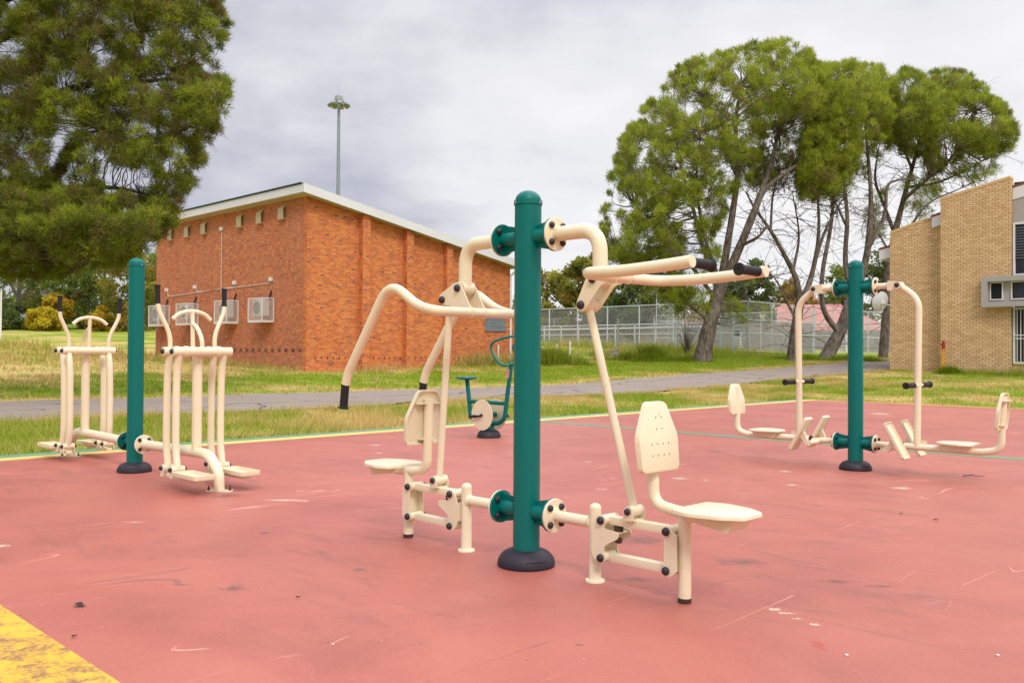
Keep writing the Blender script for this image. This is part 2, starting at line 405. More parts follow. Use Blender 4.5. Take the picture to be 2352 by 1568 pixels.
def worn(name, c, c2, under, amount):
    t = NT(name); v = t.pos()
    a = t.noise(v, 5, 8, .72, .3); b = t.noise(v, 46, 5, .75); e = t.noise(v, 1.4, 5, .6)
    col = t.mix(e, c, c2)
    m = t.math('ADD', t.math('MULTIPLY', a, .55), t.math('ADD', t.math('MULTIPLY', b, .3), t.math('MULTIPLY', e, .25)))
    col = t.mix(t.math('MULTIPLY', t.step(m, amount, amount+.09), .85), col, under)
    return t.done(t.bsdf(col, .5, .4, 0, t.bump(b, .15, .008)))
M['yellow'] = worn('yellow_line_paint', (.74, .47, .06), (.68, .38, .025), (.20, .09, .08), .535)
M['yellow_far'] = worn('faded_yellow_paint', (.82, .60, .20), (.72, .48, .08), (.45, .18, .12), .66)
M['green_line'] = worn('green_line_paint', (.10, .24, .12), (.16, .32, .20), (.42, .17, .13), .63)

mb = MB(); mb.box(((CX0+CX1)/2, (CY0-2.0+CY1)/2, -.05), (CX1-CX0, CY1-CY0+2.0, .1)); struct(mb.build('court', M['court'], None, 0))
def sheet(name, x0, x1, y0, y1, z, m):
    mb = MB(); mb.box(((x0+x1)/2, (y0+y1)/2, z-.002), (x1-x0, y1-y0, .004)); return struct(mb.build(name, m, None, 0))
sheet('court_border', CX0, CX1, CY0-1.9, CY0, .004, M['yellow'])
sheet('court_border', CX0+.30, CX0+.53, CY0, CY1-.10, .004, M['yellow_far'])
sheet('court_border', CX0, CX0+.296, CY0, CY1, .004, M['green_line'])
sheet('court_border', CX0+.30, CX1, CY1-.10, CY1, .004, M['yellow_far'])
sheet('court_line', CX0+.53, CX1, 11.38, 11.58, .004, M['green_line'])

# ------------------------------------------------------------------ outdoor gym machines
def pan(profile, frame, depth, wall=.011, r=.03, holes=()):
    """pressed plate with a turned rim: profile in (u,v); frame(u,v,w): w=0 face, w=depth back"""
    mb = MB(); P0 = rpoly(profile, r); n = len(P0)
    cx = sum(p[0] for p in P0)/n; cy = sum(p[1] for p in P0)/n
    def sh(k): 
        out = []
        for (x, y) in P0:
            L = math.hypot(x-cx, y-cy); q = (L-k)/L; out.append((cx+(x-cx)*q, cy+(y-cy)*q))
        return out
    rings = [(sh(.012), 0.), (sh(.003), .004), (P0, .012), (P0, depth), (sh(wall), depth), (sh(wall+.002), .014)]
    vs = [frame(x, y, w_) for ring, w_ in rings for (x, y) in ring]
    fs = [(i*n+k, i*n+(k+1) % n, (i+1)*n+(k+1) % n, (i+1)*n+k) for i in range(len(rings)-1) for k in range(n)]
    fs += [tuple(range(n-1, -1, -1)), tuple((len(rings)-1)*n+k for k in range(n))]
    mb.add(vs, fs)
    for (u, v_) in holes:
        q = [frame(u+.0042*math.cos(a*PI/4), v_+.0042*math.sin(a*PI/4), -.0006) for a in range(8)]
        mb.add(q, [tuple(range(8))], 1)
    return mb
BACK = [(-.155, 0), (.155, 0), (.165, .17), (.078, .345), (-.078, .345), (-.165, .17)]
HOLES = [(u, .083) for u in (-.07, -.023, .023, .07)]+[(u, .138) for u in (-.07, -.023, .023, .07)]+[(u, .212) for u in (-.023, .023)]+[(u, .268) for u in (-.023, .023)]

def dome_prof(r, h, k=6): return [(r, 0)]+[(r*math.cos(a*PI/2/k), h*math.sin(a*PI/2/k)) for a in range(1, k+1)]
def bolt(parent, p, ax, r=.019, both=0.):
    """mushroom cap; both = grip length when a second cap sits on the far side"""
    mb = MB(); ax = Vector(ax).normalized(); p = Vector(p)
    pr = [(r*.82, -.002), (r, .004)]+[(r*math.cos(a*PI/2/5), .006+r*.85*math.sin(a*PI/2/5)) for a in range(0, 6)]
    mb.lathe(pr, p, ax, 16)
    if both: mb.lathe(pr, p-ax*both, -ax, 16); mb.cyl(p, p-ax*both, r*.5, 10)
    return mb.build('bolt', M['bolt'], parent)

def post(root, h, r=.076, base_r=.163):
    mb = MB(); mb.tube([(0, 0, .02), (0, 0, h-.055)], r, 40); mb.build('post', M['green'], root)
    mb = MB(); mb.lathe([(r+.001, h-.085), (r+.005, h-.083), (r+.005, h-.060), (r-.001, h-.057)]+[(r*.97*math.cos(a*PI/2/8), h-.057+.057*math.sin(a*PI/2/8)) for a in range(0, 9)], n=40)
    cap = mb.build('post_cap', M['green'], root, 28)
    for a in (-1.9, 0.2, 2.3):
        mb = MB(); mb.lathe(dome_prof(.006, .004), ((r+.004)*math.cos(a), (r+.004)*math.sin(a), h-.072), (math.cos(a), math.sin(a), 0), 10)
        mb.build('rivet', M['steel'], cap)
    mb = MB(); H = .092
    pr = [(base_r-.004, 0), (base_r, .006), (base_r, .014)]+[(r+.008+(base_r-r-.008)*math.cos(a*PI/2/12)**1.15, .014+(H-.014)*math.sin(a*PI/2/12)) for a in range(1, 13)]+[(r+.004, H+.002), (r-.002, H-.004)]
    mb.lathe(pr, n=48); bc = mb.build('base_cover', M['rubber'], root, 50)
    for a in (-.62, -.30):                    # two moulded vent slots
        mb = MB(); rr = base_r*.90; zz = .046
        q = Matrix.Rotation(a, 3, 'Z') @ Matrix.Rotation(R(38), 3, 'Y')
        ring = []
        for k in range(14):
            b = 2*PI*k/14; ring.append(q @ Vector((.006, .032*math.cos(b), .0085*math.sin(b)))+Vector((rr*math.cos(a), rr*math.sin(a), zz)))
        mb.tube(ring+[ring[0]], .0035, 6, False); mb.build('vent_slot', M['rubber'], bc)
        mb = MB(); mb.add([p*1.0 for p in ring], [tuple(range(14))]); mb.build('vent_hole', M['dark'], bc)

def flange(root, sg, z, s0=.205):
    """bolted joint on the side of the post; returns nothing: post side green, arm side cream"""
    mb = MB(); mb.tube([(sg*.05, 0, z), (sg*(s0-.012), 0, z)], .042, 20)
    mb.cyl((sg*(s0-.012), 0, z), (sg*s0, 0, z), .093, 40, bev=.002)
    for a in (PI/2, -PI/2):
        c, s_ = math.cos(a), math.sin(a)
        mb.prism([(.07, .03), (s0-.012, .03), (s0-.012, .085), (.07, .062)], lambda u, v_, w_: (sg*u, c*v_+w_, z+s_*v_), -.004, .004)
    mb.build('post_flange', M['green'], root)
    mb = MB(); mb.cyl((sg*(s0+.001), 0, z), (sg*(s0+.013), 0, z), .093, 40, bev=.002)
    mb.lathe([(.05, 0), (.042, .006), (.036, .008)], (sg*(s0+.013), 0, z), (sg, 0, 0), 20)
    f = mb.build('arm_flange', M['cream'], root)
    for a in range(4):
        b = PI/4+a*PI/2
        bolt(f, (sg*(s0+.013), .065*math.cos(b), z+.065*math.sin(b)), (sg, 0, 0), .0185, .026)

def grip(parent, a, b, r=.0225):
    a = Vector(a); b = Vector(b); d = (b-a); L = d.length; d.normalize()
    pr = [(r*.92, 0), (r*1.08, .003), (r*1.08, .010), (r, .013), (r, .020), (r*1.05, .022), (r*1.05, .026), (r, .028)]
    k = .034
    while k < L-.03: pr += [(r*.985, k), (r*1.01, k+.003)]; k += .0065
    pr += [(r, L-.014), (r*1.3, L-.010), (r*1.34, L-.003), (r*1.2, L), (r*.35, L), (r*.3, L-.003)]
    mb = MB(); mb.lathe(pr, a, d, 20); return mb.build('grip', M['grip'], parent, 25)

def link_bar(root, sg, z, s0=.585, s1=.988):
    mb = MB(); mb.box((sg*(s0+s1)/2, 0, z+(.0 if True else 0)), (s1-s0-.05, .052, .043), .006)
    for s_ in (s0, s1): mb.cyl((sg*s_, -.047, z), (sg*s_, .047, z), .027, 22, bev=.002)
    return mb.build('link_bar', M['cream'], root)

def pull_station(root, sg, kind):
    C = M['cream']
    # stanchion and lower bar
    mb = MB(); mb.lathe([(.052, 0), (.052, .008), (.050, .011), (.034, .013), (.032, .018)]+[(.032, .385)]+[(.032*math.cos(a*PI/2/6), .385+.026*math.sin(a*PI/2/6)) for a in range(0, 7)], (sg*.5, 0, 0), n=28)
    mb.build('stanchion', C, root)
    mb = MB(); mb.tube([(sg*.216, 0, .307), (sg*.48, 0, .307)], .0305, 24)
    mb.lathe([(.037, 0), (.033, .008), (.0305, .012)], (sg*.472, 0, .307), (-sg, 0, 0), 20); mb.build('lower_bar', C, root)
    # bracket on the stanchion: two kidney cheeks with a tongue
    ck = rpoly([(.522, .300), (.548, .350), (.585, .369), (.618, .352), (.612, .318), (.600, .300), (.632, .296), (.688, .292), (.698, .270), (.684, .252), (.640, .232), (.606, .210), (.600, .182), (.616, .160), (.612, .132), (.585, .117), (.555, .122), (.528, .150), (.520, .180)], .016, 3)
    mb = MB()
    for tt in (-.058, .052): mb.prism(ck, lambda u, v_, w_: (sg*u, w_, v_), tt, tt+.006)
    mb.box((sg*.532, 0, .235), (.006, .104, .11)); mb.box((sg*.655, 0, .281), (.05, .104, .006))
    br = mb.build('pivot_bracket', C, root)
    for (a, b, l) in ((( .655, .284), (.655, .316), .024), ((.648, .228), (.655, .250), .021)):
        mb = MB(); mb.cyl((sg*a[0], 0, a[1]), (sg*b[0], 0, b[1]), l, 18, bev=.003); mb.build('bumper', M['bumper'], root)
    for z in (.338, .146): bolt(br, (sg*.585, -.058, z), (0, -1, 0), .021, .116)
    top = link_bar(root, sg, .338); link_bar(root, sg, .148)
    # clevis on the top link
    mb = MB(); ear = rpoly([(.722, .357), (.782, .357), (.782, .405), (.767, .430), (.737, .430), (.722, .405)], .012, 3)
    for tt in (-.052, .046): mb.prism(ear, lambda u, v_, w_: (sg*u, w_, v_), tt, tt+.006)
    mb.box((sg*.752, 0, .3605), (.06, .092, .006)); cv = mb.build('clevis', C, root)
    bolt(cv, (sg*.752, -.052, .403), (0, -1, 0), .018, .104)
    # seat side channel
    ch = rpoly([(.965, .352), (.988, .369), (1.012, .352), (1.022, .338), (1.046, .330), (1.046, .150), (1.020, .132), (1.0, .120), (.975, .124), (.962, .148), (.974, .170), (.974, .318)], .012, 3)
    mb = MB()
    for tt in (-.058, .052): mb.prism(ch, lambda u, v_, w_: (sg*u, w_, v_), tt, tt+.006)
    mb.box((sg*1.026, 0, .235), (.006, .104, .175)); cb = mb.build('seat_bracket', C, root)
    for z in (.339, .150): bolt(cb, (sg*.988, -.058, z), (0, -1, 0), .021, .116)
    mb = MB(); mb.tube([(sg*1.055, 0, .024), (sg*1.055, 0, .440)], .0315, 26); sp = mb.build('seat_post', C, root)
    mb = MB(); mb.cyl((sg*1.055, 0, .001), (sg*1.055, 0, .0238), .0325, 24, bev=.003); mb.build('rubber_foot', M['bumper'], sp)
    # seat tube sweeping up to the backrest
    pts = fillet([(sg*1.20, 0, .425), (sg*1.02, 0, .430), (sg*.872, 0, .452), (sg*.866, 0, .66), (sg*.858, 0, .90)], [0, .05, .17, 0, 0], 10)
    mb = MB(); mb.tube(pts, .0295, 22); mb.build('seat_tube', C, root)
    # seat pan, with its keel
    zt = .472
    sp_poly = [(1.075, -.15), (1.075, .15), (1.18, .182), (1.33, .15), (1.425, .085), (1.425, -.085), (1.33, -.15), (1.18, -.182)]
    mb = pan([(p[0], p[1]) for p in sp_poly], lambda u, v_, w_: (sg*u, v_, zt-w_), .021, r=.022)
    seat = mb.build('seat', [C, M['dark']], root, 40)
    mb = MB(); mb.prism([(1.07, .452), (1.385, .454), (1.335, .384), (1.09, .418)], lambda u, v_, w_: (sg*u, w_, v_), -.085, .085)
    mb.build('seat_keel', C, seat)
    # backrest leaning slightly to the post
    def fr(u, v_, w_): return (sg*(.925-.10*v_-w_), u, .615+v_)
    bk = pan(BACK, fr, .034, holes=HOLES).build('backrest', [C, M['dark']], root, 40)
    mb = MB(); mb.box((sg*.866, 0, .875), (.044, .20, .007)); mb.box((sg*.882, 0, .650), (.04, .11, .007)); mb.box((sg*.872, .0, .755), (.02, .006, .19)); mb.build('back_support', C, bk)
    # upper arm
    up = fillet([(sg*.216, 0, 1.852), (sg*.523, 0, 1.852), (sg*.525, 0, 1.585)], [0, .25, 0], 14)
    mb = MB(); mb.tube(up, .0405, 26); mb.cyl((sg*.525, -.043, 1.585), (sg*.525, .043, 1.585), .042, 26, bev=.003); mb.build('upper_arm', C, root)
    if kind == 'press':
        lo = (.447, 1.452)
        pl_ = rpoly([(.495, 1.625), (.53, 1.638), (.562, 1.618), (.60, 1.605), (.70, 1.606), (.70, 1.574), (.60, 1.556), (.575, 1.548), (.478, 1.432), (.447, 1.412), (.416, 1.430), (.412, 1.462)], .02, 3)
        cs = (.66, 1.590)
        pk = [(sg*1.31, 1.607), (sg*1.15, 1.598), (sg*.95, 1.586), (sg*.70, 1.586)]
    else:
        lo = (.663, 1.520)
        pl_ = rpoly([(.512, 1.625), (.552, 1.622), (.69, 1.552), (.70, 1.520), (.675, 1.492), (.63, 1.486), (.575, 1.478), (.53, 1.440), (.445, 1.414), (.400, 1.414), (.392, 1.446), (.435, 1.50), (.495, 1.60)], .018, 3)
        cs = (.418, 1.436)
    mb = MB()
    for tt in (-.060, .053): mb.prism(pl_, lambda u, v_, w_: (sg*u, w_, v_), tt, tt+.007)
    for tt in (-.062, .050): mb.cyl((sg*cs[0], tt, cs[1]), (sg*cs[0], tt+.012, cs[1]), .034, 22)
    hb = mb.build('rocker_plate', C, root)
    bolt(hb, (sg*.525, -.060, 1.585), (0, -1, 0), .023, .12); bolt(hb, (sg*lo[0], -.060, lo[1]), (0, -1, 0), .023, .12)
    # push rod
    mb = MB(); mb.tube([(sg*.752, 0, .403), (sg*lo[0], 0, lo[1])], .0215, 20)
    mb.cyl((sg*.752, -.044, .403), (sg*.752, .044, .403), .028, 20); mb.cyl((sg*lo[0], -.051, lo[1]), (sg*lo[0], .051, lo[1]), .034, 22); mb.build('push_rod', C, root)
    # handlebar, one continuous bent tube
    if kind == 'press':
        h = .325
        side = lambda q: [(sg*1.305, q*h, 1.605), (sg*1.10, q*h, 1.592), (sg*.90, q*h, 1.584), (sg*.66, q*h, 1.590)]
        pts = side(-1)+side(1)[::-1]
        mb = MB(); mb.tube(fillet(pts, [0, .08, .08, .13, .13, .08, .08, 0], 9), .0285, 22); ha = mb.build('handlebar', C, root)
        for q in (-1, 1): grip(ha, (sg*1.272, q*(h-.022), 1.604), (sg*1.272, q*(h-.205), 1.604), .0235)
    else:
        h = .325
        side = lambda q: [(sg*1.30, q*h, .99), (sg*1.275, q*h, 1.06), (sg*.85, q*h, 1.63), (sg*.58, q*h, 1.470), (sg*.418, q*h, 1.436)]
        pts = side(-1)+side(1)[::-1]
        mb = MB(); mb.tube(fillet(pts, [0, .05, .17, .16, .10, .10, .16, .17, .05, 0], 9), .0285, 22); ha = mb.build('handlebar', C, root)
        for q in (-1, 1): grip(ha, (sg*1.302, q*h, .992), (sg*1.322, q*h, .832), .0262)

G1 = (-3.484, 3.67, 0)
m1 = thing('pull_and_press_station', G1, 'largest gym machine, two cream seats and raised handlebars on the nearest green post', 'gym machine')
post(m1, 2.118)
for sg, kd in ((1, 'press'), (-1, 'pull')):
    for z in (.307, 1.852): flange(m1, sg, z)
    pull_station(m1, sg, kd)

def walker_station(root, sg):
    C = M['cream']; z0 = .285
    bar = fillet([(sg*.216, 0, z0), (sg*1.55, 0, .300), (sg*1.725, 0, .16), (sg*1.735, 0, .010)], [0, .14, .14, 0], 10)
    mb = MB(); mb.tube(bar, .045, 26); mb.build('base_bar', C, root)
    mb = MB(); mb.prism(rpoly([(sg*1.735-.115, -.05), (sg*1.735+.115, -.05), (sg*1.735+.115, .05), (sg*1.735-.115, .05)], .04, 4), lambda u, v_, w_: (sg*1.735+(u-sg*1.735)*.707-v_*.707*1.0, (u-sg*1.735)*.707+v_*.707, w_), .001, .011)
    fp = mb.build('foot_plate', C, root)
    for a in (-1, 1):
        mb = MB(); p = (sg*1.735+a*.064, a*.064); mb.cyl((p[0], p[1], .009), (p[0], p[1], .050), .006, 8); mb.cyl((p[0], p[1], .011), (p[0], p[1], .024), .013, 6); mb.build('bolt', M['bumper'], fp)
    mb = MB(); mb.tube([(sg*1.312, 0, .300), (sg*1.312, 0, 1.20)], .0435, 26); mb.box((sg*1.35, 0, .345), (.05, .008, .05)); mb.build('column', C, root)
    # head block joining both cross tubes
    for s_ in (1.222, 1.402):
        mb = MB(); mb.tube([(sg*s_, -.272, 1.191), (sg*s_, .272, 1.191)], .0405, 24)
        for tt in (-.15, .15): mb.cyl((sg*s_, tt-.018, 1.191), (sg*s_, tt+.018, 1.191), .048, 24, bev=.003)
        ct = mb.build('cross_tube', C, root)
        for a in (-1, 1): bolt(ct, (sg*s_, a*.272, 1.191), (0, a, 0), .022)
    for a in (-1, 1):
        T_ = a*.208
        for s_, hz in ((1.222, 0), (1.402, 1)):
            q = s_-1.312
            pts = smooth([(sg*(s_+.0), T_, 1.18), (sg*(s_-.035), T_, 1.06), (sg*(s_-.052), T_, .90), (sg*(s_-.058), T_, .55), (sg*(s_-.052), T_, .34), (sg*(s_-.018), T_, .185)], 5)
            mb = MB(); mb.tube(pts, .0315, 20); mb.cyl((sg*(s_-.018), T_-.052, .172), (sg*(s_-.018), T_+.052, .172), .030, 20); lg = mb.build('swing_arm', C, root)
            bolt(lg, (sg*(s_-.018), T_-.060, .172), (0, -1, 0), .020, .12)
        # pedal: carrier under the arms, dished tray on its outer end
        mb = MB()
        for tt in (-.058, .052):
            for s_ in (1.204, 1.384): mb.prism(rpoly([(s_-.03, .100), (s_+.03, .100), (s_+.03, .180), (s_+.015, .200), (s_-.015, .200), (s_-.03, .180)], .01, 2), lambda u, v_, w_: (sg*u, T_+w_, v_), tt, tt+.006)
        mb.box((sg*1.50, T_, .108), (.66, .06, .030), .004); pc = mb.build('pedal_carrier', C, root)
        tray = [(1.47, -.095), (1.90, -.095), (1.90, .095), (1.47, .095)]
        # open-topped tray: pan turned rim upward
        mb = pan(tray, lambda u, v_, w_: (sg*u, T_+v_, .126+w_), .042, .009, .03); mb.build('pedal', C, pc, 40)
        # moving handle
        pts = fillet([(sg*1.222, T_, 1.19), (sg*1.215, T_, 1.34), (sg*1.20, a*.305, 1.55), (sg*1.195, a*.312, 1.62)], [0, .08, .08, 0], 8)
        mb = MB(); mb.tube(pts, .0195, 18); hd = mb.build('swing_handle', C, root)
        grip(hd, (sg*1.195, a*.312, 1.606), (sg*1.190, a*.314, 1.772), .022)
    mb = MB(); mb.tube([(sg*1.222, 0, 1.20), (sg*1.205, 0, 1.545)], .019, 18)
    mb.tube(smooth([(sg*1.402, 0, 1.20), (sg*1.385, 0, 1.30), (sg*1.30, 0, 1.40), (sg*1.21, 0, 1.442)], 6), .019, 18)
    mb.build('handle_stem', C, root)
    mb = MB(); mb.tube(smooth([(sg*1.195, -.178, 1.478), (sg*1.20, -.11, 1.530), (sg*1.203, 0, 1.552), (sg*1.20, .11, 1.530), (sg*1.195, .178, 1.478)], 6), .0185, 18); mb.build('fixed_handle', C, root)

m2 = thing('walking_station', (-8.865, 3.70, 0), 'cream elliptical walker pair with tall swing arms beside the leftmost green post', 'gym machine')
post(m2, 2.115)
for sg in (1, -1):
    flange(m2, sg, .285); walker_station(m2, sg)

def press_station(root, sg):
    C = M['cream']
    mb = MB(); mb.tube([(sg*.216, 0, 1.90), (sg*.37, 0, 1.90)], .030, 20); mb.build('upper_bar', C, root)
    mb = MB(); fk = rpoly([(.345, 1.845), (.47, 1.862), (.485, 1.90), (.47, 1.935), (.345, 1.950)], .02, 3)
    for tt in (-.052, .044): mb.prism(fk, lambda u, v_, w_: (sg*u, w_, v_), tt, tt+.008)
    mb.box((sg*.350, 0, 1.8975), (.008, .088, .10)); fo = mb.build('pivot_fork', C, root)
    bolt(fo, (sg*.443, -.052, 1.90), (0, -1, 0), .024, .104)
    arm = fillet([(sg*.443, 0, 1.90), (sg*.64, 0, 1.755), (sg*.632, 0, 1.2), (sg*.622, 0, .30)], [0, .14, 0, 0], 10)
    mb = MB(); mb.tube(arm, .0335, 24); mb.cyl((sg*.443, -.042, 1.90), (sg*.443, .042, 1.90), .036, 22); mb.box((sg*.67, 0, .325), (.09, .008, .06)); mb.build('hanging_arm', C, root)
    mb = MB(); mb.tube([(sg*.631, -.14, .898), (sg*.631, .14, .898)], .018, 16); hr = mb.build('hand_rail', C, root)
    for a in (-1, 1): grip(hr, (sg*.631, a*.105, .898), (sg*.631, a*.315, .898), .0255)
    sb = fillet([(sg*.50, 0, .284), (sg*1.22, 0, .280), (sg*1.385, 0, .315), (sg*1.388, 0, .54), (sg*1.405, 0, .82)], [0, .05, .13, .05, 0], 9)
    mb = MB(); mb.tube(sb, .034, 24); mb.build('seat_bar', C, root)
    mb = MB(); mb.cyl((sg*.488, 0, .284), (sg*.499, 0, .284), .040, 20); mb.cyl((sg*.480, 0, .284), (sg*.4878, 0, .284), .030, 18); mb.build('stop_ring', M['bumper'], root)
    poly = [(1.165, -.145), (1.165, .145), (1.06, .178), (.92, .145), (.825, .085), (.825, -.085), (.92, -.145), (1.06, -.178)]
    se = pan(poly, lambda u, v_, w_: (sg*u, v_, .358-w_), .018, r=.022).build('seat', [C, M['dark']], root, 40)
    mb = MB(); mb.prism([(.86, .342), (1.155, .342), (1.13, .275), (.89, .275)], lambda u, v_, w_: (sg*u, w_, v_), -.075, .075); mb.build('seat_keel', C, se)
    def fr(u, v_, w_): return (sg*(1.362+.105*v_+w_), u, .505+v_)
    bk = pan(BACK, fr, .034, holes=HOLES).build('backrest', [C, M['dark']], root, 40)
    mb = MB(); mb.box((sg*1.423, 0, .775), (.055, .20, .007)); mb.box((sg*1.405, 0, .545), (.045, .11, .007)); mb.box((sg*1.412, 0, .66), (.03, .006, .22)); mb.build('back_support', C, bk)
    # fixed foot rest
    mb = MB(); mb.tube([(sg*.216, 0, .282), (sg*.37, 0, .278), (sg*.475, 0, .262)], .031, 20); mb.tube([(sg*.405, -.23, .262), (sg*.405, .23, .262)], .026, 18); mb.build('foot_bar', C, root)
    for a in (-1, 1):
        dx, dz = .187, -.345; L = math.hypot(dx, dz); ux, uz = dx/L, dz/L
        def ff(u, v_, w_): return (sg*(.385+ux*v_-(-uz)*w_*1.0), a*.212+u, .512+uz*v_-ux*w_)
        mb = pan([(-.082, 0), (.082, 0), (.082, L), (-.082, L)], lambda u, v_, w_: (sg*(.392+ux*v_+(-uz)*w_), a*.212+u, .515+uz*v_+ux*w_), .034, .008, .02)
        ft = mb.build('foot_plate', C, root, 40)
        mb = MB(); mb.prism([(.405, .24), (.425, .30), (.472, .40), (.505, .33), (.43, .235)], lambda u, v_, w_: (sg*u, a*.212+w_, v_), -.02, .02); mb.build('foot_support', C, ft)

m3 = thing('leg_press_station', (-3.973, 9.163, 0), 'cream leg press pair with hanging swing seats beside the rightmost green post', 'gym machine')
post(m3, 2.185)
for sg in (1, -1):
    flange(m3, sg, 1.90); flange(m3, sg, .282); press_station(m3, sg)

# exercise bike
m4 = thing('exercise_bike', (-9.069, 8.775, 0), 'small green exercise bike with cream discs, partly behind the nearest green post', 'gym machine')
G = M['green']
mb = MB(); mb.tube([(0, 0, .02), (0, 0, .21)], .076, 32); mb.build('post', G, m4)
mb = MB(); pr = [(.168, 0), (.168, .012)]+[(.084+.084*math.cos(a*PI/2/10)**1.15, .012+.098*math.sin(a*PI/2/10)) for a in range(1, 11)]; mb.lathe(pr, n=44); mb.build('base_cover', M['rubber'], m4, 50)
mb = MB(); mb.tube(fillet([(.03, 0, .205), (.19, 0, .205), (.315, 0, .28), (.345, 0, .50), (.430, 0, 1.03)], [0, .05, .10, .05, 0], 8), .031, 20)
mb.lathe(dome_prof(.036, .03), (.434, 0, 1.035)); mb.tube([(.05, 0, .21), (-.09, 0, .215), (-.33, 0, .25)], .031, 18); mb.tube([(-.375, 0, .24), (-.43, 0, .60), (-.465, 0, .80)], .031, 20); mb.tube([(-.41, 0, .492), (.34, 0, .492)], .028, 18); mb.build('frame', G, m4)
mb = MB(); mb.lathe([(.02, -.02), (.10, -.012), (.150, 0), (.162, .012), (.155, .026), (.12, .032), (.0, .033)], (-.471, 0, .815), n=28); mb.build('seat', G, m4)
for a in (-1, 1):
    pts = smooth([(.428, a*.02, 1.03), (.46, a*.14, 1.02), (.42, a*.20, 1.04), (.33, a*.22, 1.13), (.255, a*.22, 1.265), (.33, a*.21, 1.353), (.50, a*.12, 1.41), (.56, 0, 1.425)], 5)
    mb = MB(); mb.tube(pts, .017, 14); mb.build('handlebar', G, m4)
mb = MB(); mb.cyl((0, -.128, .32), (0, .128, .32), .034, 20); mb.build('axle', G, m4)
for a in (-1, 1):
    mb = MB(); mb.cyl((0, a*.134, .32), (0, a*.142, .32), .214, 56, bev=.003); di = mb.build('disc', M['cream'], m4)
    bolt(di, (0, a*.142, .32), (0, a, 0), .022)
    mb = MB(); mb.box((a*.06*-1*-1, a*.172, .32-.02), (.15, .014, .03), .004, Matrix.Rotation(R(8)*a, 3, 'Y')); mb.cyl((a*.125, a*.15, .298), (a*.125, a*.26, .298), .022, 12, bev=.004); mb.build('pedal', M['rubber'], m4)
M['decal'] = NT('faded_decal'); t = M['decal']; v = t.obj()
bands = t.n('ShaderNodeTexWave', wave_type='BANDS', bands_direction='Z'); t.put(bands.inputs['Vector'], v); bands.inputs['Scale'].default_value = 28
col = t.mix(t.math('MULTIPLY', t.step(bands.outputs['Fac'], .6, .9), t.step(t.noise(v, 70, 2), .45, .6)), (.62, .33, .28), (.22, .07, .07))
M['decal'] = t.done(t.bsdf(col, .6, .3))
mb = MB(); mb.box((.394, -.0335, .905), (.062, .004, .13), 0, Matrix.Rotation(R(9.1), 3, 'Y')); mb.build('instruction_plate', M['decal'], m4)


# ------------------------------------------------------------------ brick walls
def brick(name, bw, bh, mortar_sz, palette, mortar, stain=(.2, .1, .07), stain_amt=.25, header=False):
    t = NT(name); v = t.pos()
    sp = t.n('ShaderNodeSeparateXYZ'); t.put(sp.inputs[0], v)
    nm = t.n('ShaderNodeSeparateXYZ'); t.put(nm.inputs[0], t.n('ShaderNodeNewGeometry').outputs['Normal'])
    side = t.math('GREATER_THAN', t.math('ABSOLUTE', nm.outputs[0]), .7)
    u = t.math('ADD', t.math('MULTIPLY', sp.outputs[1], side), t.math('MULTIPLY', sp.outputs[0], t.math('SUBTRACT', 1., side)))
    cb = t.n('ShaderNodeCombineXYZ'); t.put(cb.inputs[0], u); t.put(cb.inputs[1], t.math('ADD', sp.outputs[2], 20.))
    b = t.n('ShaderNodeTexBrick'); t.put(b.inputs['Vector'], cb.outputs[0])
    b.inputs['Scale'].default_value = 1; b.inputs['Brick Width'].default_value = bw; b.inputs['Row Height'].default_value = bh
    b.inputs['Mortar Size'].default_value = mortar_sz; b.inputs['Mortar Smooth'].default_value = .3; b.inputs['Bias'].default_value = 0
    b.inputs['Color1'].default_value = (0, 0, 0, 1); b.inputs['Color2'].default_value = (1, 1, 1, 1); b.inputs['Mortar'].default_value = (.5, .5, .5, 1)
    if header: b.offset = .5; b.squash = .55; b.squash_frequency = 2
    rnd = t.n('ShaderNodeSeparateColor'); t.put(rnd.inputs[0], b.outputs['Color'])
    col = t.ramp(rnd.outputs[0], palette)
    fine = t.noise(v, 55, 4, .7); big = t.noise(v, .7, 5, .6)
    col = t.mix(t.math('MULTIPLY', t.step(fine, .4, .8), .35), col, tuple(min(1, c*1.35) for c in palette[len(palette)//2][1]))
    col = t.mix(t.math('MULTIPLY', t.step(big, .45, .75), stain_amt), col, stain)
    mo = t.mix(t.step(t.noise(v, 2.3, 4), .35, .65), mortar, tuple(c*.72 for c in mortar))
    col = t.mix(b.outputs['Fac'], col, mo)
    h = t.math('ADD', t.math('MULTIPLY', t.math('SUBTRACT', 1., b.outputs['Fac']), 1.), t.math('MULTIPLY', fine, .35))
    return t.done(t.bsdf(col, .85, .25, 0, t.bump(h, .5, .008)))
M['brick'] = brick('orange_brick', .217, .0837, .0068, [(.0, (.17, .07, .055)), (.03, (.26, .085, .055)), (.08, (.42, .103, .037)), (.35, (.49, .122, .036)), (.5, (.54, .145, .036)), (.75, (.60, .175, .04)), (1., (.66, .225, .055))], (.70, .38, .22), (.56, .22, .09), .25)
M['brick_plain'] = brick('red_brick', .217, .0837, .0035, [(.0, (.26, .11, .075)), (.08, (.38, .135, .075)), (.4, (.46, .155, .075)), (.75, (.52, .185, .082)), (1., (.60, .24, .10))], (.40, .16, .09), (.48, .21, .115), .5, True)
M['tan'] = brick('tan_brick', .232, .083, .0095, [(.0, (.53, .34, .165)), (.3, (.61, .405, .20)), (.7, (.67, .46, .235)), (1., (.73, .515, .275))], (.20, .11, .08), (.55, .32, .16), .25)
M['fascia'] = simple('white_fascia', (.66, .66, .68), .5, .4, 0, .08, 1.2)
M['soffit'] = simple('soffit_board', (.50, .42, .28), .7, .3, 0, .1, 2)
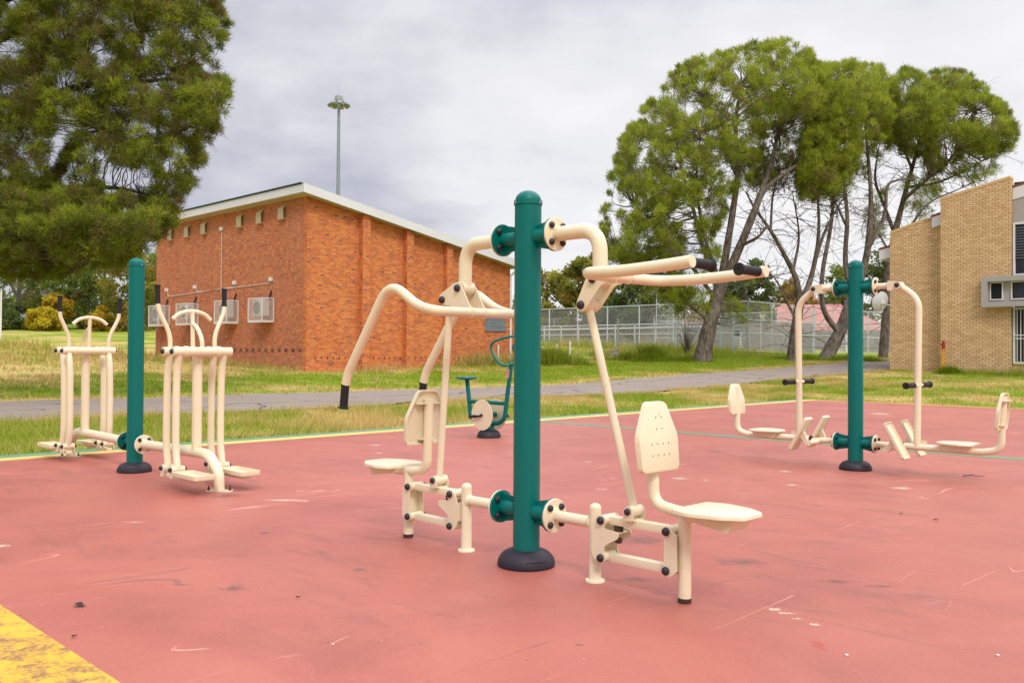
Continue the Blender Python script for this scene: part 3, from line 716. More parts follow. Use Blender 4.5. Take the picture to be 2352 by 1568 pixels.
M['roofsheet'] = simple('green_roof_sheet', (.035, .10, .085), .45, .4, .2, .2, 2)
M['hood'] = simple('yellowed_metal', (.52, .43, .23), .5, .4, 0, .12, 5)
M['hood_dark'] = simple('hood_louvre', (.15, .10, .055), .6)
M['grey'] = simple('grey_plaster', (.36, .335, .325), .7, .3, 0, .08, 3, .1)
M['conduit'] = simple('conduit_pipe', (.55, .48, .38), .5)
M['glass'] = simple('dark_glass', (.02, .022, .026), .08, .6)
M['glass_grey'] = simple('dusty_glass', (.14, .16, .18), .15, .6, 0, .35, 3)
M['frame_blue'] = simple('blue_grey_frame', (.22, .25, .33), .5)
M['insul'] = simple('black_foam_pipe', (.02, .018, .018), .8)
M['unit'] = simple('condenser_casing', (.60, .57, .53), .5, .4, 0, .1, 5)

BX, BY = -31.17, 19.86; BL, BW_ = 14.0, 11.7          # corner, depth along -x, width along +y
hall = thing('brick_hall', (BX, BY, .4), 'two storey orange brick hall with white roof edge and row of caged air conditioners', 'building')
def part(name, mb, m, parent, ang=35):
    o = mb.build(name, m, parent, ang); o.matrix_parent_inverse = parent.matrix_world.inverted() if False else Matrix.Translation(-Vector(parent.location) if parent.parent is None else (0, 0, 0)); return o
def sub(name, mb, m, parent, ang=35): return mb.build(name, m, parent, ang)   # parts are modelled in world metres; the part itself already carries the shift
zr = lambda y: 7.46-.1735*(y-BY)                       # soffit height along the sloping side
# the two seen walls, plus the two behind
mb = MB(); mb.prism([(BY, -.2), (BY+BW_, -.2), (BY+BW_, zr(BY+BW_)), (BY, zr(BY))], lambda u, v_, w_: (w_, u, v_), BX-.25, BX); wr = part('gable_wall', mb, M['brick'], hall, 0)
mb = MB(); mb.box((BX-.26-(BL-.26)/2, BY+.125, 3.63), (BL-.26, .25, 7.66)); part('eave_wall', mb, M['brick_plain'], hall, 0)
mb = MB(); mb.prism([(BY+.26, -.2), (BY+BW_, -.2), (BY+BW_, zr(BY+BW_)), (BY+.26, zr(BY+.26))], lambda u, v_, w_: (w_, u, v_), BX-BL, BX-BL+.25); part('far_wall', mb, M['brick'], hall, 0)
mb = MB(); mb.box((BX-BL/2, BY+BW_-.13, 2.5), (BL-.52, .24, 5.4)); part('rear_wall', mb, M['brick'], hall, 0)
for a, b in ((22.42, 22.82), (24.80, 25.18), (27.15, 27.53)):
    mb = MB(); mb.prism([(a, -.2), (b, -.2), (b, zr(b)-.02), (a, zr(a)-.02)], lambda u, v_, w_: (w_, u, v_), BX+.002, BX+.28); part('pilaster', mb, M['brick'], hall, 0)
# roof
OV = .45
mb = MB(); mb.prism([(BY-OV, zr(BY-OV)+.002), (BY+BW_+.35, zr(BY+BW_+.35)+.002), (BY+BW_+.35, zr(BY+BW_+.35)+.03), (BY-OV, zr(BY-OV)+.03)], lambda u, v_, w_: (w_, u, v_), BX-BL-OV, BX+OV); part('soffit', mb, M['soffit'], hall, 0)
zt_ = lambda y: zr(y)+.34
mb = MB(); mb.prism([(BY-OV-.02, zr(BY-OV)-.012), (BY+BW_+.37, zr(BY+BW_+.37)-.012), (BY+BW_+.37, zt_(BY+BW_+.37)), (BY-OV-.02, zt_(BY-OV))], lambda u, v_, w_: (w_, u, v_), BX+OV+.002, BX+OV+.03); part('fascia', mb, M['fascia'], hall, 0)
mb = MB(); mb.box((BX-BL/2+OV/2-.25, BY-OV-.012, zr(BY-OV)+.150), (BL+OV+.45, .022, .325)); part('fascia', mb, M['fascia'], hall, 0)
mb = MB(); xs_ = np.arange(BX-BL-OV, BX+OV, .0475); nx_ = len(xs_)          # corrugated sheet
wv = [.035*(1 if (i//2) % 2 else 0) for i in range(nx_)]
ya, yb = BY-OV-.09, BY+BW_+.42
vs = [(x, y, zt_(y)-.012+dz+hh) for hh in (0, .012) for y in (ya, yb) for x, dz in zip(xs_, wv)]
fs = []
for i in range(nx_-1):
    fs += [(i, i+1, nx_+i+1, nx_+i), (2*nx_+i, 3*nx_+i, 3*nx_+i+1, 2*nx_+i+1), (i, 2*nx_+i, 2*nx_+i+1, i+1)]
mb.add(vs, fs); part('roof', mb, M['roofsheet'], hall, 0)
# slit weepers and air bricks
for i in range(30):
    y = 20.303+i*.2915
    if any(a-.08 < y < b+.08 for a, b in ((22.42, 22.82), (24.80, 25.18), (27.15, 27.53))) or y > 29.4: continue
    mb = MB(); mb.box((BX+.002, y, .928), (.006, .048, .088)); part('air_slot', mb, M['dark'], hall, 0)
for i in range(25):
    x = -31.596-i*.536
    if x < -45: break
    mb = MB(); mb.box((x, BY-.003, 1.232), (.22, .006, .158), mi=0)
    for k in range(5):
        for j in range(3): mb.box((x-.088+k*.044, BY-.0065, 1.232-.045+j*.045), (.026, .002, .032), mi=1)
    part('air_brick', mb, [simple('air_brick_clay', (.19, .08, .06) if i % 3 else (.30, .13, .07), .8) if i < 3 else bpy.data.materials['air_brick_clay'], M['dark']], hall, 0)
# window on the long sloping side
wy0, wy1, wz0, wz1 = 29.88, 31.22, 2.29, 3.25
mb = MB(); mb.box((BX+.012, (wy0+wy1)/2, wz0-.03), (.10, wy1-wy0+.16, .05)); part('window_sill', mb, M['frame_blue'], hall, 0)
mb = MB(); mb.box((BX+.004, (wy0+wy1)/2, (wz0+wz1)/2), (.008, wy1-wy0, wz1-wz0)); wn = part('window', mb, M['glass_grey'], hall, 0)
mb = MB(); w3 = (wy1-wy0)/3
for k in range(4): mb.box((BX+.02, wy0+k*w3, (wz0+wz1)/2), (.03, .035, wz1-wz0))
for z in (wz0+.018, wz1-.018): mb.box((BX+.021, (wy0+wy1)/2, z), (.03, wy1-wy0, .034))
fw = sub('frame', mb, M['frame_blue'], wn, 0)
mb = MB()
for k in range(3):
    c = wy0+(k+.5)*w3; a = w3*.40
    for z0 in (wz0+.04, wz0+.49):
        zz = z0+.22
        for p, q in (((c-a, z0), (c+a, z0+.44)), ((c-a, z0+.44), (c+a, z0)), ((c-a, zz), (c, z0+.44)), ((c+a, zz), (c, z0+.44)), ((c-a, zz), (c+a, zz)), ((c-a, zz), (c, z0)), ((c+a, zz), (c, z0))): mb.tube([(BX+.05, *p), (BX+.05, *q)], .006, 5)
sub('burglar_bars', mb, M['steel'], wn, 0)
# pipes
mb = MB(); y = BY+BW_+.06
mb.tube(fillet([(BX+.35, y+.02, zr(y)-.05), (BX+.35, y, zr(y)-.18), (BX+.08, y-.09, zr(y)-.42), (BX+.08, y-.09, .62)], [0, .04, .06, 0]), .055, 14)
for z in (4.3, 2.35): mb.box((BX+.04, y-.09, z), (.10, .16, .05))
part('downpipe', mb, M['white'], hall)
mb = MB(); mb.tube([(BX+.08, 30.68, .45), (BX+.08, 30.68, 1.56)], .045, 12); mb.cyl((BX+.08, 30.68, .86), (BX+.08, 30.68, 1.0), .075, 12); mb.tube(fillet([(BX+.08, 30.68, .80), (BX+.08, 31.36, .83), (BX+.08, 31.37, 1.06)], [0, .05, 0]), .032, 10); part('waste_pipe', mb, M['white'], hall)
# hooded fans under the eave
for x in (-32.75, -34.55, -36.26, -39.65, -41.39, -43.19):
    w_, d_ = .38, .17; zb, zt1, zt2 = 6.69, 7.14, 7.31
    mb = MB()
    mb.prism([(BY-.001, zb), (BY-d_, zb), (BY-d_, zt1), (BY-.001, zt2)], lambda u, v_, q: (q, u, v_), x-w_, x)
    hd = part('fan_hood', mb, M['hood'], hall, 0)
    mb = MB(); mb.prism([(BY-.02, zb+.03), (BY-d_+.03, zb+.03), (BY-d_+.03, zt1-.03), (BY-.02, zt2-.06)], lambda u, v_, q: (q, u, v_), x, x+.004); sub('louvre', mb, M['hood_dark'], hd, 0)
    mb = MB(); mb.box((x-w_/2, BY-d_-.003, (zb+zt1)/2), (w_-.08, .004, zt1-zb-.08)); sub('grille', mb, simple('hood_mesh', (.40, .33, .20), .6) if 'hood_mesh' not in bpy.data.materials else bpy.data.materials['hood_mesh'], hd, 0)
# conduit, junction boxes, cable runs
mb = MB(); mb.tube([(-38.22, BY-.03, 6.72), (-38.22, BY-.03, 3.9)], .024, 8); part('conduit', mb, M['conduit'], hall)
mb = MB(); mb.box((-38.22, BY-.06, 6.79), (.15, .12, .16), .01); part('junction_box', mb, M['white'], hall, 0)
bxs = [(-43.84, 4.24), (-40.79, 4.245), (-36.96, 4.25), (-33.85, 4.24)]
for x, z in bxs:
    mb = MB(); mb.box((x, BY-.06, z), (.16, .12, .16), .01); part('junction_box', mb, M['white'], hall, 0)
for pa in ([(-43.80, 4.15), (-43.74, 3.93), (-43.4, 3.90), (-36.98, 4.06), (-36.92, 4.16)], [(-40.74, 4.16), (-40.70, 4.02), (-40.4, 3.99), (-33.9, 4.08), (-33.83, 4.16)]):
    mb = MB(); mb.tube(fillet([(x, BY-.02, z) for x, z in pa], .05), .014, 6); part('cable', mb, M['white'], hall)
# caged condensers
def chain(name, c, cover, sc_):
    t = NT(name); v = t.n('ShaderNodeTexCoord').outputs['Object']
    s3 = t.n('ShaderNodeSeparateXYZ'); t.put(s3.inputs[0], v)
    h = t.math('ADD', s3.outputs[0], s3.outputs[1])
    a = t.math('PINGPONG', t.math('MULTIPLY', t.math('ADD', h, s3.outputs[2]), sc_), .5); b = t.math('PINGPONG', t.math('MULTIPLY', t.math('SUBTRACT', h, s3.outputs[2]), sc_), .5)
    m = t.math('LESS_THAN', t.math('MINIMUM', a, b), cover/4.)
    mx = t.n('ShaderNodeMixShader'); t.put(mx.inputs[0], m); tr = t.n('ShaderNodeBsdfTransparent'); t.t.links.new(tr.outputs[0], mx.inputs[1])
    t.t.links.new(t.bsdf(c, .5, .4).outputs[0], mx.inputs[2]); return t.done(mx)
M['cage'] = chain('cage_mesh', (.62, .60, .58), .42, 24.)
M['fan'] = simple('fan_grille', (.16, .155, .15), .5)
AC_L = ['caged white air conditioner on the brick hall, nearest the building corner', 'caged white air conditioner on the brick hall, below the tall vertical conduit', 'caged white air conditioner on the brick hall, second from the wall end by the trees', 'caged white air conditioner at the brick hall wall end by the trees']
for (x, _), lab in zip([(-33.66, 0), (-36.68, 0), (-40.52, 0), (-43.60, 0)], AC_L):
    ac = thing('air_conditioner', (x, BY, 2.46), lab, 'air conditioner', 'caged air conditioners on the brick hall')
    w_, d_, h_ = 1.13, .56, .99; x0, x1, y0, y1 = -w_, 0, -d_, -.012
    mb = MB(); e = .016
    for xx in (x0, x1):
        for yy in (y0, y1): mb.box((xx, yy, h_/2), (.034, .034, h_))
    for z in (.017, h_-.017):
        for yy in (y0, y1): mb.box(((x0+x1)/2, yy, z), (w_-.036, .03, .03))
        for xx in (x0, x1): mb.box((xx, (y0+y1)/2, z), (.03, d_-.05, .03))
    mb.box(((x0+x1)/2, (y0+y1)/2-.01, -.028), (w_+.02, d_+.02, .05)); mb.build('cage_frame', M['white'], ac, 0)
    mb = MB(); mb.add([(x0, y0, .02), (x1, y0, .02), (x1, y0, h_-.02), (x0, y0, h_-.02)], [(0, 1, 2, 3)]); mb.build('cage_mesh', M['cage'], ac, 0)
    mb = MB(); mb.add([(x1, y0, .02), (x1, y1, .02), (x1, y1, h_-.02), (x1, y0, h_-.02)], [(0, 1, 2, 3)]); mb.build('cage_mesh', M['cage'], ac, 0)
    mb = MB(); mb.box((-.56, -.285, .56), (.84, .30, .66), .02); un = mb.build('condenser', M['unit'], ac)
    mb = MB()
    for k in range(6): 
        rr = .05+.045*k; mb.tube([(-.66+rr*math.cos(a*PI/12), -.442, .58+rr*math.sin(a*PI/12)) for a in range(25)], .006, 5, False)
    mb.cyl((-.66, -.4365, .58), (-.66, -.438, .58), .28, 28); mb.build('fan_guard', M['fan'], un)
    mb = MB(); mb.tube(smooth([(-.16, -.04, 1.30), (-.17, -.05, 1.20), (-.22, -.06, 1.12), (-.22, -.08, .98), (-.20, -.12, .84)], 4), .035, 10); mb.build('pipe_lagging', M['insul'], ac)

# low brick outhouse wall behind the hall corner
ow = thing('garden_wall', (-31.4, 33.2, .55), 'low red brick wall behind the far end of the brick hall', 'wall')
mb = MB(); mb.box((0, -.75, 1.3), (.24, 1.4, 2.6)); mb.build('wall', M['brick'], ow, 0)
mb = MB(); mb.box((0, -.75, 2.63), (.34, 1.5, .06), .01); mb.build('coping', M['soffit'], ow, 0)

# ------------------------------------------------------------------ tan building on the right
TB = thing('tan_brick_building', (-13, 38.4, .5), 'tan brick building with stepped sloping parapets and grey hooded window', 'building')
YA, YB = 38.40, 37.90
mb = MB(); mb.prism([(-15.16, .1), (-12.94, .1), (-12.94, 6.95), (-13.47, 6.83), (-15.16, 6.33)], lambda u, v_, w_: (u, w_, v_), YA, YA+.24); part('side_wall', mb, M['tan'], TB, 0)
mb = MB(); mb.prism([(-12.94, .1), (-10.37, .1), (-10.37, 8.0), (-12.94, 7.45)], lambda u, v_, w_: (u, w_, v_), YB, YB+.36); part('front_wall', mb, M['tan'], TB, 0)
mb = MB(); mb.box((-12.82, YB+3.36, 3.7), (.24, 6.0, 7.4)); mb.box((-15.04, YA+3.25, 3.2), (.24, 6.0, 6.2)); part('return_wall', mb, M['tan'], TB, 0)
# soldier course copings
def coping(x0, z0, x1, z1, y0, y1):
    n = int(round(math.hypot(x1-x0, z1-z0)/.083))
    mb = MB(); a = math.atan2(z1-z0, x1-x0); rot = Matrix.Rotation(-a, 3, 'Y')
    for i in range(n):
        k = (i+.5)/n; mb.box((x0+(x1-x0)*k, (y0+y1)/2, z0+(z1-z0)*k+.055), (.076, y1-y0, .11), .003, rot)
    return mb
M['coping'] = simple('coping_brick', (.64, .43, .21), .85, .25, 0, .2, 8)
part('coping', coping(-15.16, 6.335, -13.47, 6.835, YA-.012, YA+.25), M['coping'], TB, 0)
part('coping', coping(-12.95, 7.455, -10.37, 8.005, YB-.012, YB+.37), M['coping'], TB, 0)
M['oxide'] = simple('oxide_red_flashing', (.17, .055, .04), .6)
def roof_edge(x0, z0, x1, z1, y0, y1, h=.43):
    mb = MB(); mb.prism([(x0, z0), (x1, z1), (x1, z1+h), (x0, z0+h)], lambda u, v_, w_: (u, w_, v_), y0, y1); o = part('roof_fascia', mb, M['fascia'], TB, 0)
    mb = MB(); mb.prism([(x0-.01, z0+h), (x1+.01, z1+h), (x1+.01, z1+h+.10), (x0-.01, z0+h+.10)], lambda u, v_, w_: (u, w_, v_), y0-.01, y1); sub('flashing', mb, M['oxide'], o, 0)
roof_edge(-15.75, 5.28, -15.165, 5.40, YA+.3, YA+5.5)
roof_edge(-13.42, 6.42, -12.96, 6.55, YA-.10, YA+5.5)
roof_edge(-10.36, 7.20, -5.5, 8.35, YB+.22, YB+5.0, .46)
mb = MB(); mb.box((-13.55, YA+.02, 6.90), (.14, .30, .16)); part('gutter_end', mb, M['fascia'], TB, 0)
# recessed bay right of the wall
mb = MB(); mb.prism([(-10.36, 6.32), (-5.5, 6.32), (-5.5, 8.34), (-10.36, 7.19)], lambda u, v_, w_: (u, w_, v_), YB+.25, YB+.35); part('infill_panel', mb, M['grey'], TB, 0)
mb = MB(); mb.prism([(-10.36, .1), (-5.5, .1), (-5.5, .85), (-10.36, .85)], lambda u, v_, w_: (u, w_, v_), YB+.22, YB+.40); part('plinth_wall', mb, M['tan'], TB, 0)
mb = MB(); mb.box((-7.9, YB+.42, 4.4), (4.9, .06, 7.0)); part('back_panel', mb, M['dark'], TB, 0)
def louvre(x0, x1, z0, z1, y):
    mb = MB(); mb.box(((x0+x1)/2, y+.05, (z0+z1)/2), (x1-x0, .01, z1-z0)); w_ = part('window', mb, M['glass'], TB, 0)
    mb = MB()
    for x in (x0, x1): mb.box((x, y, (z0+z1)/2), (.07, .09, z1-z0+.07))
    for z in (z0, z1): mb.box(((x0+x1)/2, y, z), (x1-x0-.075, .09, .07))
    sub('frame', mb, M['white'], w_, 0)
    return w_
w1 = louvre(-10.30, -9.2, 4.30, 6.27, YB+.20)
mb = MB(); z = 4.95
while z < 6.2:
    mb.box((-9.75, YB+.22, z), (1.0, .10, .006), 0, Matrix.Rotation(R(35), 3, 'X')); z += .105
sub('glass_louvre', mb, M['glass_grey'], w1, 0)
w2 = louvre(-10.30, -9.2, .92, 3.0, YB+.20)
mb = MB()
for k in range(8): mb.box((-10.18+k*.125, YB+.13, 1.96), (.022, .022, 2.02))
for z in (1.84, 1.97): mb.box((-9.75, YB+.132, z), (1.06, .02, .03))
sub('burglar_bars', mb, M['white'], w2, 0)
w5 = louvre(-9.0, -7.4, .92, 3.0, YB+.20); w6 = louvre(-9.0, -7.4, 4.30, 6.27, YB+.20)
# hooded strip window
hx0, hx1, hz0, hz1 = -11.32, -5.8, 3.06, 4.24
mb = MB(); d0, d1 = YB-.34, YB-.004
for (a, b, c, d) in ((hx0, hx1, hz1-.20, hz1), (hx0, hx1, hz0, hz0+.20), (hx0, hx0+.22, hz0+.2, hz1-.2)): mb.box(((a+b)/2, (d0+d1)/2, (c+d)/2), (b-a, d1-d0, d-c))
hood = part('window_hood', mb, M['grey'], TB, 0)
mb = MB(); mb.box(((hx0+hx1)/2+.1, YB-.06, 3.65), (hx1-hx0-.24, .05, .78)); sub('panel', mb, M['grey'], hood, 0)
for (a, b) in ((-11.05, -10.62), (-10.30, -9.55), (-9.2, -8.5)):
    mb = MB(); mb.box(((a+b)/2, YB-.10, 3.68), (b-a, .02, .64)); w_ = part('window', mb, M['glass'], TB, 0)
    mb = MB()
    for x in (a, b): mb.box((x, YB-.115, 3.68), (.04, .05, .70))
    for z in (3.35, 4.01): mb.box(((a+b)/2, YB-.115, z), (b-a-.042, .05, .04))
    sub('frame', mb, M['white'], w_, 0)
# things on and beside it
ds = thing('satellite_dish', (-15.18, 37.6, 3.36), 'pale grey satellite dish on a bracket by the tan building corner', 'satellite dish')
mb = MB(); ax = Vector((-.90, .36, .24)).normalized(); Dc = Vector((.26, -.62, 0))
mb.lathe([(0, 0), (.12, .008), (.24, .035), (.34, .072), (.42, .115), (.425, .112), (.34, .062), (.24, .024), (.12, -.004), (0, -.012)], Dc-ax*0, ax, 36)
M['dish'] = simple('dish_grey', (.55, .55, .57), .45, .5, 0, .08, 4)
mb.build('reflector', M['dish'], ds)
mb = MB(); mb.tube([Dc-ax*.01, Dc-ax*.10+Vector((0, 0, -.03)), (.10, .79, -.10)], .022, 10); mb.box(Dc-ax*.03, (.08, .08, .16), .01); mb.tube([Dc-ax*.05, Dc-ax*.02+Vector((0, 0, -.40)), Dc+ax*.36+Vector((0, 0, -.46))], .014, 8); mb.build('arm', M['mast_d'] if 'mast_d' in M else M['white'], ds)
mb = MB(); mb.cyl(Dc+ax*.36+Vector((0, 0, -.47)), Dc+ax*.30+Vector((0, 0, -.36)), .04, 12); mb.build('receiver', M['white'], ds)
hy = thing('standpipe', (-12.75, 37.6, .50), 'yellow standpipe with a red valve in front of the tan brick wall', 'standpipe')
M['pipe_y'] = simple('yellow_pipe_paint', (.62, .30, .02), .5, .4, 0, .2, 12); M['pipe_r'] = simple('red_valve_paint', (.33, .03, .025), .5, .4, 0, .2, 12)
mb = MB(); mb.tube([(0, 0, 0), (.02, 0, .95)], .058, 16); mb.build('pipe', M['pipe_y'], hy)
mb = MB(); mb.tube([(.02, 0, .94), (.022, 0, 1.2)], .066, 16); mb.cyl((.02, -.07, 1.13), (.02, -.17, 1.12), .05, 14); mb.cyl((.022, 0, 1.2), (.022, 0, 1.25), .03, 10); mb.cyl((.022, 0, 1.25), (.022, 0, 1.27), .10, 18); mb.build('valve', M['pipe_r'], hy)

# floodlight mast far behind the hall
mp = P(774, 790, 95.); mast = thing('floodlight_mast', (mp[0], mp[1], 1.2), 'tall grey floodlight mast rising behind the brick hall', 'floodlight mast')
HT = 26.4
mb = MB(); mb.tube([(0, 0, -1), (0, 0, HT)], [.30, .15], 20); M['mast'] = simple('mast_steel', (.24, .28, .31), .5, .4, .2, .08, 1); mb.build('pole', M['mast'], mast)
mb = MB(); mb.lathe([(.42, HT+.25), (.50, HT+.32), (.40, HT+.78), (.38, HT+.82)], n=24); M['mast_d'] = simple('mast_head', (.22, .24, .23), .5, .4); mb.build('head_cover', M['mast_d'], mast)
mb = MB(); mb.tube([(0, 0, HT+1), (0, 0, HT+2.1)], .012, 6); mb.build('lightning_rod', M['mast'], mast)
mb = MB(); mb.tube([(.75*math.cos(a*PI/12), .75*math.sin(a*PI/12), HT) for a in range(25)], .06, 8, False)
for a in range(4): mb.tube([(0, 0, HT), (.75*math.cos(a*PI/2), .75*math.sin(a*PI/2), HT)], .05, 6)
mb.build('ring', M['mast_d'], mast)
M['lamp'] = simple('lamp_glass', (.34, .30, .22), .3, .5)
for k in range(9):
    a = 2*PI*k/9+.2; rot = Matrix.Rotation(a, 3, 'Z') @ Matrix.Rotation(R(38), 3, 'Y')
    mb = MB(); mb.box((0.92*math.cos(a), 0.92*math.sin(a), HT-.05), (.62, .52, .20), .04, rot); lp = mb.build('floodlight', M['mast_d'], mast)
    mb = MB(); mb.box(Vector((0.92*math.cos(a), 0.92*math.sin(a), HT-.05))+rot @ Vector((0, 0, -.104)), (.52, .44, .01), 0, rot); mb.build('lamp_glass', M['lamp'], lp)

# ------------------------------------------------------------------ sports court fences
M['fencemesh'] = chain('chain_link', (.55, .55, .55), .24, 9.)
M['fencemesh_dense'] = chain('shade_net', (.30, .28, .285), .95, 9.)
M['pipe'] = simple('galvanised_pipe', (.55, .58, .60), .45, .5, .2, .12, 2)
def fence(name, A, B, z0, h, n, rails, label, grp=None, r=.05, mesh=True, dense=0.):
    """posts, rails and netting between two ground points"""
    A = Vector((*A, z0)); B = Vector((*B, z0)); f = thing(name, A, label, 'fence', grp); d = B-A
    for k in range(n+1):
        p = d*k/n; mb = MB(); mb.tube([p+Vector((0, 0, -.6)), p+Vector((0, 0, h))], r, 8); mb.build('post', M['pipe'], f)
    for z in rails:
        mb = MB(); mb.tube([Vector((0, 0, z)), d+Vector((0, 0, z))], r*.62, 6); mb.build('rail', M['pipe'], f)
    if mesh:
        o_ = d.cross(Vector((0, 0, 1))).normalized()*r
        mb = MB(); q = [o_+Vector((0, 0, .03)), d+o_+Vector((0, 0, .03)), d+o_+Vector((0, 0, h)), o_+Vector((0, 0, h))]; mb.add(q, [(0, 1, 2, 3)]); mb.build('netting', M['fencemesh'], f, 0)
    if dense:
        mb = MB(); q = [-o_+Vector((0, 0, .03)), d-o_+Vector((0, 0, .03)), d-o_+Vector((0, 0, dense)), -o_+Vector((0, 0, dense))]; mb.add(q, [(0, 1, 2, 3)]); mb.build('shade_net', M['fencemesh_dense'], f, 0)
    return f
FC = (-30.74, 53.92)
fence('court_fence', FC, (-30.74-33, 53.92), 1.05, 3.72, 11, [3.68, 2.05, 1.55], 'long tall wire fence with three rails behind the leftmost big pine trunk', 'sports court fences', .055)
fence('court_fence', FC, (-30.74, 53.92+42), 1.05, 3.72, 13, [3.68, 2.45, 1.55], 'tall wire fence running back past the red roofed house to the tan building', 'sports court fences', .055)
fence('court_fence', (-31.2, 51.2), (-31.2-26, 51.2), .95, 2.30, 15, [2.27, 1.98], 'lower front wire fence with paired top rails left of the gate', 'sports court fences', .06)
fence('court_fence', (-32, 66), (-32-36, 66), 1.1, 3.5, 12, [3.45, 1.8], 'farther wire fence with dark netting across the middle of the courts', 'sports court fences', .055, True, 2.6)
fence('court_fence', (-33, 84), (-33-34, 84), 1.1, 3.2, 9, [3.15, 1.7], 'rearmost wire fence before the poplar trees', 'sports court fences', .05, True, 2.4)
gt = thing('court_gate', (-30.40, 51.4, 1.02), 'white pipe gate frame in the wire fence beside a ladder chair', 'gate')
mb = MB(); gx, gy = .72, .70
for (a, b) in (((0, 0, -.3), (0, 0, 2.55)), ((gx, gy, -.3), (gx, gy, 2.55)), ((0, 0, 2.5), (gx, gy, 2.5)), ((0, 0, .05), (gx, gy, .05))): mb.tube([a, b], .055, 8)
mb.build('frame', M['pipe'], gt)
mb = MB()
for (a, b) in (((.07, .07, .1), (.07, .07, 2.4)), ((gx-.07, gy-.07, .1), (gx-.07, gy-.07, 2.4)), ((.07, .07, 2.4), (gx-.07, gy-.07, 2.4)), ((.07, .07, 1.2), (gx-.07, gy-.07, 1.2))): mb.tube([a, b], .03, 6)
mb.build('leaf', M['pipe'], gt)
def umpire(p, label, s=1., rz=0.):
    u = thing('umpire_chair', p, label, 'umpire chair', 'white umpire chairs', rz)
    for a in (-1, 1):
        mb = MB(); mb.tube([(a*.36, -.35, 0), (a*.24, .05, 1.75*s)], .032, 8); mb.build('leg', M['white'], u)
        mb = MB(); mb.tube([(a*.36, .75, 0), (a*.24, .25, 1.75*s)], .028, 8); mb.build('leg', M['white'], u)
        mb = MB(); mb.tube(fillet([(a*.26, .0, 1.70*s), (a*.34, .0, 2.0*s), (a*.34, .45, 2.0*s), (a*.30, .45, 1.7*s)], .06), .022, 8); mb.build('armrest', M['white'], u)
    for k in range(6):
        q = (k+.6)/6.4; mb = MB(); y = -.35+.40*q; w_ = .36-.12*q; mb.tube([(-w_, y, 1.75*s*q), (w_, y, 1.75*s*q)], .024, 6); mb.build('rung', M['white'], u)
    mb = MB(); mb.box((0, .17, 1.76*s), (.5, .42, .04), .01); mb.build('seat', M['steel'], u)
    mb = MB(); mb.box((0, .40, 2.05*s), (.5, .04, .34), .01); mb.build('backrest', M['dark'], u)
umpire((-33.9, 57.9, 1.1), 'white ladder umpire chair seen through the gate', .78, R(40))
umpire((-34.2, 76.2, 1.1), 'white ladder umpire chair between the leaning pine trunk and rightmost green post', 1.2, R(20))
umpire((-38.2, 73.4, 1.1), 'white ladder umpire chair left of the leaning pine trunk', 1.2, R(70))
hp = thing('basketball_hoop', (-33.2, 60.1, 1.1), 'white netball hoop on a thin pole above the fence', 'hoop')
mb = MB(); mb.tube([(0, 0, -.3), (0, 0, 3.05)], .04, 8); mb.build('pole', M['pipe'], hp)
mb = MB(); mb.tube([(.25+.23*math.cos(a*PI/10), -.2+.23*math.sin(a*PI/10), 3.0) for a in range(21)], .016, 6, False); mb.tube([(0, 0, 3.0), (.1, -.06, 3.0)], .02, 6); mb.build('rim', M['white'], hp)
mb = MB()
for a in range(14):
    c, s_ = math.cos(2*PI*a/14), math.sin(2*PI*a/14); c2, s2 = math.cos(2*PI*(a+2)/14), math.sin(2*PI*(a+2)/14)
    mb.tube([(.25+.23*c, -.2+.23*s_, 3.0), (.25+.14*c2, -.2+.14*s2, 2.55)], .009, 4); mb.tube([(.25+.23*c2, -.2+.23*s2, 3.0), (.25+.14*c, -.2+.14*s_, 2.55)], .009, 4)
mb.build('net', M['white'], hp)
rb = thing('rusty_meter_box', (-30.9, 39.7, .95), 'white metal box streaked with rust on a post near the fence', 'meter box')
t = NT('rusty_white'); v = t.obj(); col = t.mix(t.step(t.noise(v, 6, 5, .7), .45, .62), (.60, .57, .52), (.36, .13, .04)); M['rusty'] = t.done(t.bsdf(col, .7, .3))
mb = MB(); mb.box((0, 0, .24), (.38, .32, .44), .01); mb.build('box', M['rusty'], rb, 0)
mb = MB(); mb.tube([(.0, .25, -.4), (0, .25, 2.2)], .05, 8); mb.tube([(0, 0, -.4), (0, 0, .02)], .04, 8); mb.build('post', M['pipe'], rb)
for i, (x, y, h, lab) in enumerate(((-31.9, 35.9, 1.05, 'short white post left of the feathery bush by the fence'), (-30.1, 34.9, 1.15, 'short white post right of the feathery bush by the fence'))):
    o = thing('bollard', (x, y, .6), lab, 'bollard', 'short white posts'); mb = MB(); mb.tube([(0, 0, -.3), (0, 0, h)], .055, 12); mb.lathe(dome_prof(.055, .02), (0, 0, h)); mb.build('post', M['white'], o)
lm = thing('lattice_tower', (-43.5, 63.5, 1.1), 'grey steel lattice stair tower behind the fence left of the pine trunk', 'lattice tower')
mb = MB(); q = [(-.9, -.9), (.9, -.9), (.9, .9), (-.9, .9)]
for (a, b) in q: mb.tube([(a, b, -.5), (a*.95, b*.95, 5.6)], .035, 6)
for z in (1.4, 2.8, 4.2, 5.5):
    for k in range(4): mb.tube([(*q[k], z), (*q[(k+1) % 4], z)], .025, 5)
mb.build('frame', M['pipe'], lm)
mb = MB()
for z in (0., 1.4, 2.8, 4.2):
    for k in range(4): mb.tube([(*q[k], z), (q[(k+1) % 4][0], q[(k+1) % 4][1], z+1.4)], .02, 5)
mb.build('brace', M['pipe'], lm)
mb = MB(); z = 0
while z < 5.4: mb.box((0, 0, z), (.5, .5, .03)); z += .28
mb.tube([(0, 0, 0), (0, 0, 6)], .08, 8); mb.build('stair', M['steel'], lm)
